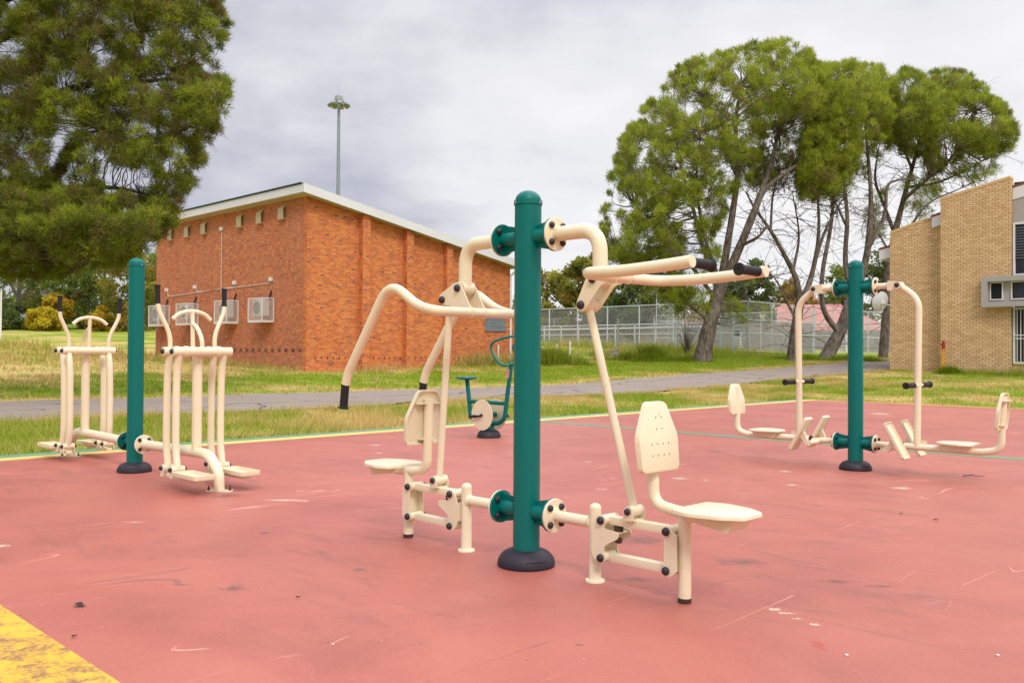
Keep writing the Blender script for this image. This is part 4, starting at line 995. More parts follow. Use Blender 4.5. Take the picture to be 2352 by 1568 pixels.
gp = P(1, 800, 60); go = thing('goal_post', (gp[0], gp[1], gp[2]-.1), 'white goal post on the grass at the left edge', 'goal post')
mb = MB(); mb.tube([(0, 0, -.5), (0, 0, 4.1)], .055, 10); mb.build('upright', M['white'], go)
mb = MB(); mb.tube([(0, .05, 2.05), (-.9, -.8, 2.05)], .045, 8); mb.build('crossbar', M['white'], go)

# ------------------------------------------------------------------ far houses
M['pinkroof'] = simple('faded_red_roof', (.44, .17, .15), .7, .3, 0, .25, 1.5); M['housewall'] = simple('dim_house_wall', (.20, .17, .165), .8, .3, 0, .15, 1); M['housewall_p'] = simple('pink_house_wall', (.42, .22, .17), .8)
def house(p, w_, d_, eave, ridge, label, wall, roof, rz=0., hip=2.):
    h = thing('house', p, label, 'house', None, rz)
    mb = MB(); mb.box((0, 0, eave/2-.5), (w_, d_, eave+1)); mb.build('wall', wall, h, 0)
    o = .5; a, b = w_/2+o, d_/2+o
    mb = MB(); mb.add([(-a, -b, eave), (a, -b, eave), (a, b, eave), (-a, b, eave), (-a+hip, 0, ridge), (a-hip, 0, ridge), (-a, -b, eave-.15), (a, -b, eave-.15), (a, b, eave-.15), (-a, b, eave-.15)], [(0, 1, 5, 4), (1, 2, 5), (2, 3, 4, 5), (3, 0, 4), (0, 6, 7, 1), (1, 7, 8, 2), (2, 8, 9, 3), (3, 9, 6, 0), (6, 9, 8, 7)]); mb.build('roof', roof, h, 0)
    for k in (-.28, .25):
        mb = MB(); mb.box((w_*k, -d_/2-.02, eave*.55), (1.1, .05, 1.1)); wi = mb.build('window', M['glass'], h, 0)
        mb = MB()
        for x in (-.58, .58): mb.box((w_*k+x, -d_/2-.03, eave*.55), (.08, .07, 1.24))
        for z in (-.58, .58): mb.box((w_*k, -d_/2-.03, eave*.55+z), (1.06, .07, .08))
        mb.build('frame', M['white'], wi, 0)
    mb = MB(); mb.box((0, -d_/2-.02, 1.05), (.95, .05, 2.1)); mb.build('door', M['oxide'], h, 0)
    return h
a = P(1862, 812, 97.); house((a[0], a[1], 1.2), 14., 9., 2.5, 5.4, 'grey house with a faded red hipped roof behind the court fence', M['housewall'], M['pinkroof'], R(35), 4.5)
a = P(1560, 800, 112.); house((a[0], a[1], 1.2), 12., 8., 3.2, 4.9, 'distant house with a pink roof left of the lattice tower', M['housewall'], M['pinkroof'], R(50), 3.5)
a = P(1900, 800, 135.); house((a[0], a[1], 1.5), 7., 7., 5.6, 8.2, 'distant house with a bright red gable high among the trees', simple('bright_red_wall', (.50, .12, .10), .8), M['pinkroof'], R(40), 1.)
a = P(1722, 806, 92.); sg_ = thing('notice_board', (a[0], a[1], a[2]), 'small cream board in front of the grey house', 'board'); mb = MB(); mb.box((0, 0, .35), (1.3, .06, .9)); mb.build('panel', M['conduit'], sg_, 0); mb = MB(); mb.tube([(-.5, 0, -1), (-.5, 0, .1)], .04, 6); mb.build('leg', M['pipe'], sg_); mb = MB(); mb.tube([(.5, 0, -1), (.5, 0, .1)], .04, 6); mb.build('leg', M['pipe'], sg_)
a = P(278, 786, 105.); house((a[0], a[1], a[2]-.4), 3.6, 4., 2.1, 2.6, 'tiny pink shed with a white roof at the left field edge', M['housewall_p'], M['white'], R(40), .3)
a = P(76, 786, 118.); house((a[0], a[1], a[2]-.4), 3.4, 5., 3.6, 4.2, 'small white building behind the yellow tree at far left', M['white'], M['mast_d'], R(40), .3)

# ------------------------------------------------------------------ vegetation
rng = np.random.default_rng(11)
def raw_mesh(name, verts, nper, mat, tint=None, parent=None, loc=None):
    """many loose polygons of nper corners each"""
    n = len(verts)//nper; me = bpy.data.meshes.new(name)
    me.vertices.add(len(verts)); me.vertices.foreach_set('co', np.ascontiguousarray(verts, np.float32).ravel())
    me.loops.add(n*nper); me.loops.foreach_set('vertex_index', np.arange(n*nper, dtype=np.int32))
    me.polygons.add(n); me.polygons.foreach_set('loop_start', np.arange(0, n*nper, nper, dtype=np.int32))
    me.update(calc_edges=True)
    if tint is not None:
        a = me.attributes.new('tint', 'FLOAT_COLOR', 'POINT'); a.data.foreach_set('color', np.ascontiguousarray(tint, np.float32).ravel())
    me.materials.append(mat); o = bpy.data.objects.new(name, me); COL.objects.link(o)
    if parent is not None: o.parent = parent
    if loc is not None: o.location = loc
    return o

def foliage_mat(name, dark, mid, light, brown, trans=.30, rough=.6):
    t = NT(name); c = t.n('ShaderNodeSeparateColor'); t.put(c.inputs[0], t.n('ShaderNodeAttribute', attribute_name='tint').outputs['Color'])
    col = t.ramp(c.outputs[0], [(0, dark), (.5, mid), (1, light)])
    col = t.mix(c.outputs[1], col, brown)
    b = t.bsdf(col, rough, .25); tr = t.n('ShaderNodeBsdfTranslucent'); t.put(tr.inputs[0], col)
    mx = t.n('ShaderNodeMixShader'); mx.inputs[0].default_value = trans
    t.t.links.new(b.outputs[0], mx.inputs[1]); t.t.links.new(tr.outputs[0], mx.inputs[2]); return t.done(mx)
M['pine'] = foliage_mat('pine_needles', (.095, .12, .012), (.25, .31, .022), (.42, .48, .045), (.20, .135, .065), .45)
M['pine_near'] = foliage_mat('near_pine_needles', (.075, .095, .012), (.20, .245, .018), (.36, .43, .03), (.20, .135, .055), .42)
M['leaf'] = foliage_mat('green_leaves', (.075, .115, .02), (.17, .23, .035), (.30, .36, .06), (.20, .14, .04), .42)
M['leaf_dark'] = foliage_mat('dark_leaves', (.04, .065, .018), (.085, .13, .03), (.17, .22, .045), (.10, .08, .035), .4)
M['leaf_olive'] = foliage_mat('olive_leaves', (.11, .125, .018), (.25, .26, .035), (.43, .39, .06), (.32, .19, .035), .42)
M['leaf_yellow'] = foliage_mat('yellow_leaves', (.26, .19, .008), (.46, .36, .014), (.62, .50, .03), (.45, .24, .02), .4)
M['leaf_rust'] = foliage_mat('rust_leaves', (.16, .10, .02), (.30, .20, .03), (.42, .30, .06), (.30, .14, .03))
t = NT('pine_bark'); v = t.pos(); s_ = t.map(v, sc=(1, 1, .28)); a = t.noise(s_, 9, 6, .7); b = t.noise(v, 1.1, 4, .6)
col = t.mix(t.step(a, .38, .66), (.06, .045, .037), (.25, .20, .165)); col = t.mix(t.math('MULTIPLY', t.step(b, .5, .7), .6), col, (.30, .26, .235))
M['bark'] = t.done(t.bsdf(col, .9, .2, 0, t.bump(a, .9, .05)))
M['bark_pale'] = simple('pale_bark', (.40, .37, .33), .85, .2, 0, .3, 3, .3, 20)
M['twig'] = simple('dead_twigs', (.15, .115, .095), .9, .2)

def inside(poly, x, y):
    p = np.asarray(poly, float); r = np.zeros(len(x), bool); j = len(p)-1
    for i in range(len(p)):
        xi, yi = p[i]; xj, yj = p[j]
        c = ((yi > y) != (yj > y)) & (x < (xj-xi)*(y-yi)/(yj-yi+1e-9)+xi); r ^= c; j = i
    return r
def edge_dist(poly, x, y):
    p = np.asarray(poly, float); d = np.full(len(x), 1e9)
    for i in range(len(p)):
        a = p[i]; b = p[(i+1) % len(p)]; ab = b-a; t_ = np.clip(((x-a[0])*ab[0]+(y-a[1])*ab[1])/(ab@ab+1e-9), 0, 1)
        d = np.minimum(d, np.hypot(x-a[0]-t_*ab[0], y-a[1]-t_*ab[1]))
    return d
def unit(v): return v/(np.linalg.norm(v, axis=-1, keepdims=True)+1e-9)

def puffs_in(poly, d, n, r0, r1, depth=1., hmax=5., holes=(), shell=.55, gap=None):
    """foliage clumps filling the rounded volume whose outline is poly; returns world centres and radii"""
    p = np.asarray(poly, float); out = []
    lo, hi = p.min(0), p.max(0); tries = 0
    while len(out) < n and tries < 60:
        tries += 1
        x = rng.uniform(lo[0], hi[0], n*2); y = rng.uniform(lo[1], hi[1], n*2); ok = inside(poly, x, y)
        for h in holes: ok &= ~inside(h, x, y)
        if gap: ok &= fbm(x/gap[0], y/gap[0], int(d*7) % 97, 3) > gap[1]
        x, y = x[ok], y[ok]; e = edge_dist(poly, x, y); r = rng.uniform(r0, r1, len(x))
        ok = e > r*.42; x, y, e, r = x[ok], y[ok], e[ok], r[ok]
        big = 130.
        h = np.minimum(np.sqrt(np.clip(np.minimum(e, big)*(2*big-np.minimum(e, big)), 0, None))*d/CF*depth*1.35, hmax)
        u = rng.uniform(-1, 1, len(x)); u = np.sign(u)*np.abs(u)**shell
        for k in range(len(x)):
            dd = d+h[k]*u[k]; s = dd/d
            out.append((P(x[k], y[k], dd), r[k]*d/CF, u[k], e[k]))
            if len(out) >= n: break
    return out

def fringe(poly, d, n, r0, r1, out, hd=1.2):
    """small sprays that break up the outline of a crown"""
    p = np.asarray(poly, float); e = np.roll(p, -1, 0)-p; L = np.linalg.norm(e, axis=1); area = np.sum(p[:, 0]*np.roll(p[:, 1], -1)-np.roll(p[:, 0], -1)*p[:, 1]); sg = 1 if area > 0 else -1; res = []
    for i in rng.choice(len(p), n, p=L/L.sum()):
        q = p[i]+e[i]*rng.random(); nn = np.array([e[i][1], -e[i][0]])/L[i]*sg; q = q+nn*rng.uniform(-8, out)
        dd = d+rng.uniform(-hd, hd); res.append((P(q[0], q[1], dd), rng.uniform(r0, r1)*d/CF, 0, 0))
    return res
def tufts(puffs, per, needles, length, width, up=.5, brown=.12, squash=.8, flat=False, bright=0., inner_brown=.35, lift=.22):
    """needle (or leaf) sprays on the skin of each clump"""
    C_ = np.array([p[0] for p in puffs]); Rr = np.array([p[1] for p in puffs]); n = len(C_)
    cen = C_.mean(0)
    clump = rng.normal(.5, .19, n)
    brn = (rng.random(n) < brown)*rng.uniform(.4, .9, n)
    dirs = unit(rng.normal(size=(n, per, 3))+np.array([0, 0, up]))
    rad = rng.uniform(.35, 1.05, (n, per, 1))**.6
    tc = C_[:, None]+dirs*rad*Rr[:, None, None]*np.array([1, 1, squash])
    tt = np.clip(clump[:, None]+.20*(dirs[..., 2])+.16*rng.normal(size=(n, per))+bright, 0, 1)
    bb = np.clip(brn[:, None]+inner_brown*(rng.random((n, per)) < .18), 0, 1)
    nd = unit(dirs[:, :, None, :]*(.75 if not flat else .2)+rng.normal(size=(n, per, needles, 3))*.62+np.array([0, 0, lift]))
    L = length*rng.uniform(.65, 1.25, (n, per, needles, 1)); wv_ = unit(np.cross(nd, rng.normal(size=nd.shape)))*width
    base = tc[:, :, None, :]+rng.normal(size=nd.shape)*length*.28
    if flat:
        s2 = unit(np.cross(nd, wv_))
        q = np.stack([base, base+nd*L*.5+wv_*L/length*.5, base+nd*L, base+nd*L*.5-wv_*L/length*.5], 3); k = 4
    else:
        q = np.stack([base-wv_*.5, base+wv_*.5, base+nd*L], 3); k = 3
    tint = np.zeros((*q.shape[:-1], 4), np.float32); tint[..., 0] = np.clip(tt[:, :, None, None]+.08*rng.normal(size=(n, per, needles, 1)), 0, 1); tint[..., 1] = bb[:, :, None, None]; tint[..., 3] = 1
    return q.reshape(-1, 3), tint.reshape(-1, 4), k

def limbs(mb, chains, n=10, wob=.03):
    """chains: list of ([(px,py,depth)...],[radius...])"""
    for pts, rs in chains:
        p = smooth([P(*q) for q in pts], 5); m = len(p)
        rr = np.interp(np.linspace(0, len(rs)-1, m), range(len(rs)), rs)*LIMB
        rr = [float(r*(1+wob*math.sin(i*1.7+rs[0]*50))) for i, r in enumerate(rr)]
        mb.tube(p, rr, n)
def reach(mb, chains, puffs, r=.035, share=1., sag=.15, n=4):
    """branches from the nearest limb out to each clump"""
    nodes = np.array([np.array(q) for pts, rs in chains for q in smooth([P(*q) for q in pts], 6)][2:])
    for c, rad, u, e in puffs:
        if random.random() > share: continue
        dz = nodes-np.array(c); dist = np.linalg.norm(dz, axis=1)+np.clip(dz[:, 2]+.3, 0, None)*1.2
        a = nodes[int(dist.argmin())]; c = np.array(c); L = np.linalg.norm(c-a)
        if L < .15 or L > 6.5: continue
        m1_ = a*.66+c*.34+rng.normal(size=3)*L*.07+np.array([0, 0, -sag*L*.4]); m2_ = a*.3+c*.7+rng.normal(size=3)*L*.07+np.array([0, 0, -sag*L*.25])
        p = smooth([a, m1_, m2_, c], 3); mb.tube(p, [max(.006, r*(1-.85*i/(len(p)-1))*min(1.6, .5+L*.3)) for i in range(len(p))], n)
def twigs(mb, chains, count, L0, L1, r, n=4, droop=-.1):
    for _ in range(count):
        pts, rs = random.choice(chains); sm = smooth([P(*q_) for q_ in pts], 5); a = np.array(random.choice(sm[5:])); d_ = unit(rng.normal(size=3)*np.array([1, 1, .55])+np.array([0, 0, .25])); L = random.uniform(L0, L1)
        p = [a, a+d_*L*.45+rng.normal(size=3)*L*.06, a+d_*L+np.array([0, 0, droop*L])+rng.normal(size=3)*L*.1]
        mb.tube(smooth(p, 3), [r*(1-.8*i/6) for i in range(7)], n)
        for _k in range(3):
            q2 = random.random(); b = p[1]*(1-q2)+p[2]*q2; e = unit(d_+rng.normal(size=3)*.7)*L*.4
            mb.tube([b, b+e*.6, b+e+np.array([0, 0, droop*L*.4])], [r*.45, r*.3, r*.15], 3)

def make_tree(name, base, label, chains, fol, mat, bark='bark', group=None, reach_r=.035, share=1., twig=0, twig_len=(.8, 2.), crown_kw=None, twig_r=.025, trunk_n=12):
    """base = ground point; crown clumps fol, trunk and limbs chains"""
    tr = thing(name, tuple(base), label, 'tree', group); off = -Vector(base)
    mb = MB(); limbs(mb, chains, trunk_n); tk = mb.build('trunk', M[bark], tr, 60, off)
    if fol and share > 0:
        mb = MB(); reach(mb, chains, fol, reach_r, share)
        if mb.v: mb.build('branches', M[bark], tr, 60, off)
    if twig:
        mb = MB(); twigs(mb, chains, twig, *twig_len, twig_r); mb.build('dead_twigs', M['twig'], tr, 60, off)['kind'] = 'stuff'
    if fol:
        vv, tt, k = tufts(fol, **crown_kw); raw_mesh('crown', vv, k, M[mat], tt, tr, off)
    return tr
def on_ground(px, py, d):
    p = P(px, py, d); return Vector((p[0], p[1], float(terr(p[0], p[1]))-.1))

LIMB = .68
# --- big pines on the right
D1, D2, D3, D4 = 45., 46.5, 48., 50.
ch1 = [([(1612, 846, D1), (1618, 800, D1), (1632, 740, D1), (1648, 680, D1), (1660, 640, D1)], [.78, .60, .52, .49, .46]),
       ([(1655, 660, D1), (1668, 580, D1), (1684, 480, D1), (1694, 400, D1), (1690, 300, D1+.4), (1700, 200, D1+.6)], [.34, .27, .23, .19, .14, .05]),
       ([(1660, 655, D1), (1698, 570, D1-.4), (1735, 480, D1-.6), (1752, 440, D1-.6), (1800, 400, D1-.4), (1868, 355, D1)], [.38, .30, .25, .20, .15, .06]),
       ([(1745, 455, D1-.6), (1772, 370, D1), (1790, 290, D1+.6), (1800, 200, D1+1)], [.22, .17, .12, .05]),
       ([(1700, 565, D1-.4), (1740, 545, D1-1.4), (1762, 520, D1-1.8)], [.14, .10, .05]),
       ([(1652, 655, D1), (1612, 560, D1+.5), (1590, 470, D1+1), (1560, 370, D1+1.5), (1550, 290, D1+1.6)], [.22, .17, .13, .09, .04]),
       ([(1646, 690, D1), (1580, 600, D1-1), (1520, 530, D1-1.6), (1460, 470, D1-1.8)], [.17, .13, .09, .04]),
       ([(1650, 640, D1), (1618, 540, D1-1.2), (1600, 420, D1-2), (1610, 300, D1-2.2)], [.18, .13, .09, .04]),
       ([(1634, 740, D1), (1570, 690, D1+.4), (1500, 640, D1+.6), (1430, 600, D1+.6)], [.15, .11, .07, .03]),
       ([(1690, 400, D1), (1650, 300, D1+.5), (1620, 220, D1+.5)], [.14, .10, .04])]
po1 = [(1386, 560), (1392, 490), (1404, 430), (1414, 380), (1440, 305), (1470, 275), (1488, 245), (1525, 225), (1530, 190), (1572, 155), (1640, 135), (1700, 128), (1725, 112), (1790, 103), (1850, 112), (1878, 150), (1895, 200), (1890, 262), (1850, 280), (1800, 275), (1760, 300), (1745, 350), (1722, 400), (1700, 430), (1668, 470), (1640, 540), (1600, 580), (1560, 610), (1500, 620), (1430, 615), (1390, 600)]
f1a = puffs_in(po1, D1, 1050, 8, 18, 1.15, 4.6, gap=(36, .375))+fringe(po1, D1, 170, 4, 9, 7)+puffs_in([(1700, 250), (1880, 200), (1890, 330), (1850, 420), (1760, 450), (1690, 430)], D1+3.2, 130, 10, 20, .6, 1.5)
po1b = [(1390, 600), (1560, 590), (1600, 640), (1590, 700), (1560, 735), (1500, 700), (1470, 660), (1400, 640)]
f1b = puffs_in(po1b, D1, 130, 8, 16, .8, 2., gap=(30, .42))+puffs_in([(1590, 590), (1650, 560), (1668, 640), (1640, 720), (1600, 720), (1585, 650)], D1-.9, 16, 10, 18, .5, .8)+puffs_in([(1560, 640), (1650, 690), (1760, 690), (1780, 740), (1700, 760), (1560, 740)], D1+2.2, 26, 12, 22, .6, 1.2)
KW = dict(per=26, needles=7, length=.20, width=.024, up=1.0, brown=.09, squash=1.45, bright=.12, lift=.55)
pines = 'big pines in front of the court fence'
make_tree('pine_tree', on_ground(1614, 836, D1), 'broadest pine with a thick upright forked trunk, left end of the big group', ch1, f1a+f1b, 'pine', 'bark', pines, .026, .45, 90, (.8, 2.2), KW)
ch2 = [([(1820, 840, D2), (1822, 800, D2), (1828, 750, D2), (1838, 690, D2)], [.50, .40, .36, .34]),
       ([(1838, 700, D2), (1828, 640, D2), (1804, 590, D2), (1770, 530, D2-.3), (1735, 480, D2-.5), (1712, 440, D2-.6)], [.27, .22, .17, .13, .09, .04]),
       ([(1838, 700, D2), (1862, 640, D2), (1878, 560, D2), (1880, 480, D2), (1868, 400, D2)], [.26, .20, .14, .10, .04]),
       ([(1874, 590, D2), (1900, 520, D2+.4), (1940, 450, D2+.8)], [.14, .10, .04]),
       ([(1770, 530, D2-.3), (1775, 450, D2), (1790, 390, D2+.3)], [.11, .07, .03]),
       ([(1822, 620, D2), (1835, 540, D2+.2), (1820, 440, D2+.3)], [.12, .08, .03]),
       ([(1832, 740, D2), (1805, 690, D2-.4), (1780, 640, D2-.7), (1750, 620, D2-.8)], [.11, .08, .05, .02])]
f2 = puffs_in([(1715, 400), (1800, 360), (1890, 360), (1900, 420), (1850, 440), (1780, 440), (1730, 450)], D2+.8, 26, 10, 20, .8, 1.6)
make_tree('pine_tree', on_ground(1820, 830, D2), 'thin pine with mostly bare dark limbs, between the broadest pine and the leaning trunk', ch2, f2, 'pine', 'bark', pines, .025, .9, 170, (.8, 2.6), dict(KW, per=34, brown=.4), .022)
ch3 = [([(1893, 836, D3), (1906, 806, D3), (1930, 760, D3), (1950, 705, D3), (1972, 650, D3)], [.68, .54, .47, .42, .38]),
       ([(1972, 655, D3), (1990, 590, D3), (1998, 520, D3), (2000, 440, D3), (1992, 340, D3), (1985, 240, D3)], [.32, .26, .22, .17, .11, .04]),
       ([(1926, 762, D3), (1900, 728, D3-.3), (1888, 690, D3-.4), (1890, 620, D3-.4), (1908, 520, D3-.3), (1916, 420, D3), (1912, 330, D3)], [.24, .21, .19, .17, .15, .10, .04]),
       ([(1960, 680, D3), (1942, 600, D3+.4), (1946, 500, D3+.6), (1938, 400, D3+.8), (1944, 280, D3+.8)], [.24, .20, .16, .11, .04]),
       ([(1994, 570, D3), (2030, 500, D3-.3), (2038, 430, D3-.4), (2060, 415, D3-.5), (2110, 408, D3-.5)], [.19, .15, .11, .07, .03]),
       ([(1944, 520, D3), (1915, 460, D3-.8), (1880, 430, D3-1.2)], [.10, .07, .03])]
f3b = puffs_in([(1860, 170), (2060, 190), (2070, 330), (1990, 420), (1930, 470), (1840, 480), (1820, 400)], D3+2.5, 170, 10, 19, .7, 1.5)
po3 = [(1850, 150), (1895, 158), (1960, 146), (2025, 165), (2040, 205), (2045, 290), (2008, 340), (1985, 330), (1962, 380), (1935, 435), (1885, 455), (1846, 462), (1828, 420), (1838, 340), (1872, 280), (1880, 220)]
f3 = f3b+puffs_in(po3, D3-1., 460, 8, 17, 1.1, 3.8, gap=(34, .375))+fringe(po3, D3-1, 90, 4, 9, 6)+puffs_in([(2000, 175), (2070, 185), (2075, 330), (2010, 340)], D3+.5, 60, 8, 16, .6, 1.2)+puffs_in([(1835, 150), (1895, 150), (1900, 330), (1840, 330)], D3, 60, 8, 16, .6, 1.2)+puffs_in([(1850, 300), (1960, 280), (1985, 330), (1930, 440), (1850, 462), (1828, 420)], D3-3., 130, 9, 18, .6, 1.4)
make_tree('pine_tree', on_ground(1898, 828, D3), 'pine with a leaning trunk and a pale second stem, centre right of the big group', ch3, f3, 'pine', 'bark', pines, .026, .45, 120, (.7, 2.2), dict(KW, bright=.2), .022)
ch4 = [([(2026, 838, D4), (2030, 800, D4), (2037, 700, D4), (2042, 620, D4), (2058, 520, D4)], [.46, .38, .34, .31, .27]),
       ([(2058, 525, D4), (2080, 440, D4), (2105, 350, D4), (2130, 250, D4)], [.25, .19, .13, .04]),
       ([(2056, 540, D4), (2030, 470, D4+.4), (2010, 410, D4+.6), (2020, 330, D4+.8)], [.17, .13, .10, .04]),
       ([(2075, 460, D4), (2120, 420, D4-.6), (2170, 380, D4-.8), (2220, 310, D4-.8), (2240, 250, D4-.8)], [.17, .13, .10, .07, .03]),
       ([(2085, 430, D4), (2150, 420, D4+.5), (2220, 390, D4+.6), (2290, 350, D4+.6)], [.13, .10, .07, .03]),
       ([(2042, 620, D4), (2080, 540, D4-.4), (2130, 470, D4-.6), (2190, 440, D4-.6), (2250, 415, D4-.6)], [.15, .12, .08, .05, .02]),
       ([(2095, 390, D4), (2070, 320, D4+.3), (2075, 250, D4+.4)], [.12, .08, .03]),
       ([(2048, 590, D4), (2020, 540, D4-.5), (1990, 500, D4-.8)], [.10, .07, .03])]
po4 = [(2028, 200), (2080, 167), (2130, 178), (2200, 173), (2252, 200), (2268, 236), (2300, 242), (2326, 284), (2336, 312), (2318, 345), (2270, 362), (2215, 350), (2190, 372), (2150, 395), (2120, 370), (2085, 350), (2050, 345), (2034, 300)]
f4 = puffs_in(po4, D4, 640, 8, 17, 1.1, 4.2, gap=(34, .385))+fringe(po4, D4, 150, 4, 9, 7)+puffs_in([(2180, 380), (2290, 372), (2300, 400), (2230, 430), (2180, 425)], D4-.3, 20, 9, 16, .6, 1.2)+puffs_in([(2070, 400), (2160, 400), (2170, 470), (2130, 510), (2075, 490)], D4+.5, 30, 10, 20, .7, 1.2)+puffs_in([(1990, 430), (2040, 440), (2030, 560), (1985, 560)], D4+1., 18, 10, 18, .6, 1.)
make_tree('pine_tree', on_ground(2028, 830, D4), 'flat topped pine next to the tan brick building, right end of the big group', ch4, f4, 'pine', 'bark', pines, .026, .5, 200, (.7, 2.4), dict(KW, bright=.02), .02)

LIMB = 1.
# --- overhanging pine on the left
DN = 20.
chN = [([(-230, 900, DN), (-225, 700, DN), (-210, 480, DN), (-190, 250, DN), (-170, 60, DN), (-150, -120, DN)], [.48, .40, .36, .31, .25, .16]),
       ([(-205, 420, DN), (-80, 330, DN+.4), (60, 250, DN+.6), (180, 200, DN+.6), (300, 190, DN+.4), (420, 180, DN)], [.17, .14, .11, .08, .05, .02]),
       ([(-195, 300, DN), (-60, 130, DN+.3), (40, 75, DN+.4), (130, 100, DN+.2), (200, 150, DN)], [.16, .13, .10, .07, .03]),
       ([(-175, 120, DN), (0, 0, DN), (150, -20, DN), (320, 20, DN), (440, 60, DN)], [.14, .11, .08, .05, .02]),
       ([(-210, 520, DN), (-60, 480, DN+.4), (100, 440, DN+.8), (240, 430, DN+.8), (360, 450, DN+.6)], [.14, .11, .08, .05, .02]),
       ([(-205, 450, DN), (-50, 470, DN+.5), (120, 520, DN+.4), (250, 560, DN)], [.12, .09, .06, .02]),
       ([(150, 230, DN-.6), (230, 300, DN-.8), (330, 330, DN-.8), (430, 290, DN-.6), (490, 240, DN-.5)], [.06, .05, .04, .03, .015])]
poN = [(-260, -160), (470, -160), (490, 0), (508, 35), (515, 60), (500, 95), (478, 120), (455, 145), (438, 178), (432, 206), (455, 196), (482, 168), (500, 165), (512, 200), (526, 232), (514, 258), (488, 296), (460, 328), (468, 345), (440, 392), (428, 432), (404, 462), (392, 498), (372, 528), (342, 550), (306, 578), (285, 596), (230, 606), (150, 618), (80, 628), (0, 632), (-260, 640)]
holesN = []; _hn = [[(20, 30), (190, 20), (200, 140), (90, 170), (30, 130)], [(215, 385), (345, 385), (350, 440), (230, 450)], [(30, 480), (100, 480), (110, 560), (40, 570)], [(240, 350), (310, 390), (230, 460), (215, 400)]]
fN = puffs_in(poN, DN, 2100, 10, 24, .85, 3.2, _hn[1:2], gap=(48, .345))+fringe([p_ for p_ in poN if p_[0] > -150], DN, 260, 5, 11, 14, .8)+puffs_in([(-200, 420), (240, 440), (380, 470), (360, 540), (280, 590), (0, 625), (-200, 630)], DN-1.2, 420, 11, 22, .7, 1.2)+puffs_in([(400, 170), (500, 165), (524, 232), (480, 300), (420, 300)], DN-.8, 40, 14, 26, .6, .8)
make_tree('pine_tree', on_ground(-230, 880, DN), 'near pine overhanging from the top left corner, dark needles and no visible trunk', chN, fN, 'pine_near', 'bark', None, .018, .4, 260, (.4, 1.1), dict(per=26, needles=9, length=.13, width=.0125, up=.5, brown=.2, inner_brown=.5, squash=.95), .009, 10)

# --- background trees
def bg_tree(name, poly, d, n, r0, r1, label, mat, base, bark='bark', group=None, kw=None, depth=.8, holes=(), stems=None, share=.35, shell=.7):
    f = puffs_in(poly, d, n, r0, r1, depth, 5., holes, shell)
    bx, by = base; top = min(p[1] for p in poly); cx = sum(p[0] for p in poly)/len(poly)
    s = d/CF
    ch = stems or [([(bx, by, d), (bx+(cx-bx)*.4, by+(top-by)*.4, d), (cx, top+(by-top)*.25, d)], [9*s, 6*s, 2*s])]
    K = dict(per=60, needles=3, length=.30, width=.20, up=.5, brown=.08, flat=True); K.update(kw or {})
    return make_tree(name, on_ground(bx, by, d), label, ch, f, mat, bark, group, .06, share, 0, crown_kw=K, trunk_n=8)
cg = 'trees beyond the sports courts'
bg_tree('poplar_tree', [(1180, 660), (1215, 625), (1243, 618), (1262, 606), (1285, 622), (1300, 660), (1320, 700), (1322, 790), (1180, 790)], 92, 80, 11, 22, 'yellow green tree right behind the nearest green post', 'leaf_olive', (1255, 806), group=cg, kw=dict(bright=.05))
bg_tree('cypress_tree', [(1275, 660), (1290, 620), (1312, 598), (1330, 574), (1352, 592), (1378, 584), (1395, 610), (1400, 680), (1400, 790), (1300, 790)], 88, 90, 10, 20, 'olive brown conifer with spiky top beyond the fence', 'leaf_olive', (1345, 806), group=cg, kw=dict(bright=-.12, brown=.3))
bg_tree('broadleaf_tree', [(1370, 690), (1400, 655), (1450, 640), (1520, 650), (1560, 690), (1575, 740), (1560, 790), (1370, 790)], 84, 90, 11, 22, 'dark green broad tree beyond the fence under the broadest pine', 'leaf_dark', (1460, 806), group=cg, kw=dict(bright=.1))
bg_tree('broadleaf_tree', [(1640, 690), (1652, 630), (1690, 604), (1735, 600), (1772, 640), (1788, 700), (1780, 745), (1700, 765), (1645, 760)], 86, 80, 11, 22, 'dark round tree beyond the fence right of the thick pine trunk', 'leaf_dark', (1715, 808), group=cg)
bg_tree('autumn_tree', [(1775, 720), (1785, 670), (1815, 640), (1850, 660), (1880, 700), (1875, 770), (1780, 780)], 104, 46, 10, 18, 'rust brown autumn tree left of the red roofed house', 'leaf_rust', (1820, 808), group=cg)
bg_tree('broadleaf_tree', [(1880, 720), (1890, 640), (1925, 600), (1965, 620), (1990, 680), (1985, 760), (1900, 770)], 118, 60, 10, 20, 'pale green tree behind the red roofed house', 'leaf', (1940, 806), group=cg)
bg_tree('broadleaf_tree', [(1985, 720), (1990, 620), (2020, 570), (2060, 560), (2100, 600), (2120, 700), (2100, 790), (2000, 790)], 100, 70, 12, 22, 'tall dark tree behind the satellite dish', 'leaf_dark', (2050, 806), group=cg)
bg_tree('autumn_tree', [(1560, 770), (1570, 720), (1600, 690), (1640, 700), (1650, 770)], 112, 30, 9, 16, 'yellowish small tree behind the lattice tower', 'leaf_rust', (1605, 806), group=cg, kw=dict(bright=.15))
lg = 'trees along the far field edge'
def eu(x, d, h, lean=0):
    return [([(x, 790, d), (x+lean*.3, 730, d), (x+lean*.7, 670, d), (x+lean, 600, d)], [.42, .36, .28, .10]), ([(x+lean*.5, 700, d), (x+lean*.5+26, 655, d), (x+lean+48, 628, d)], [.22, .16, .07]), ([(x+lean*.6, 690, d), (x+lean*.4-22, 640, d), (x+lean*.3-34, 596, d)], [.2, .14, .05])]
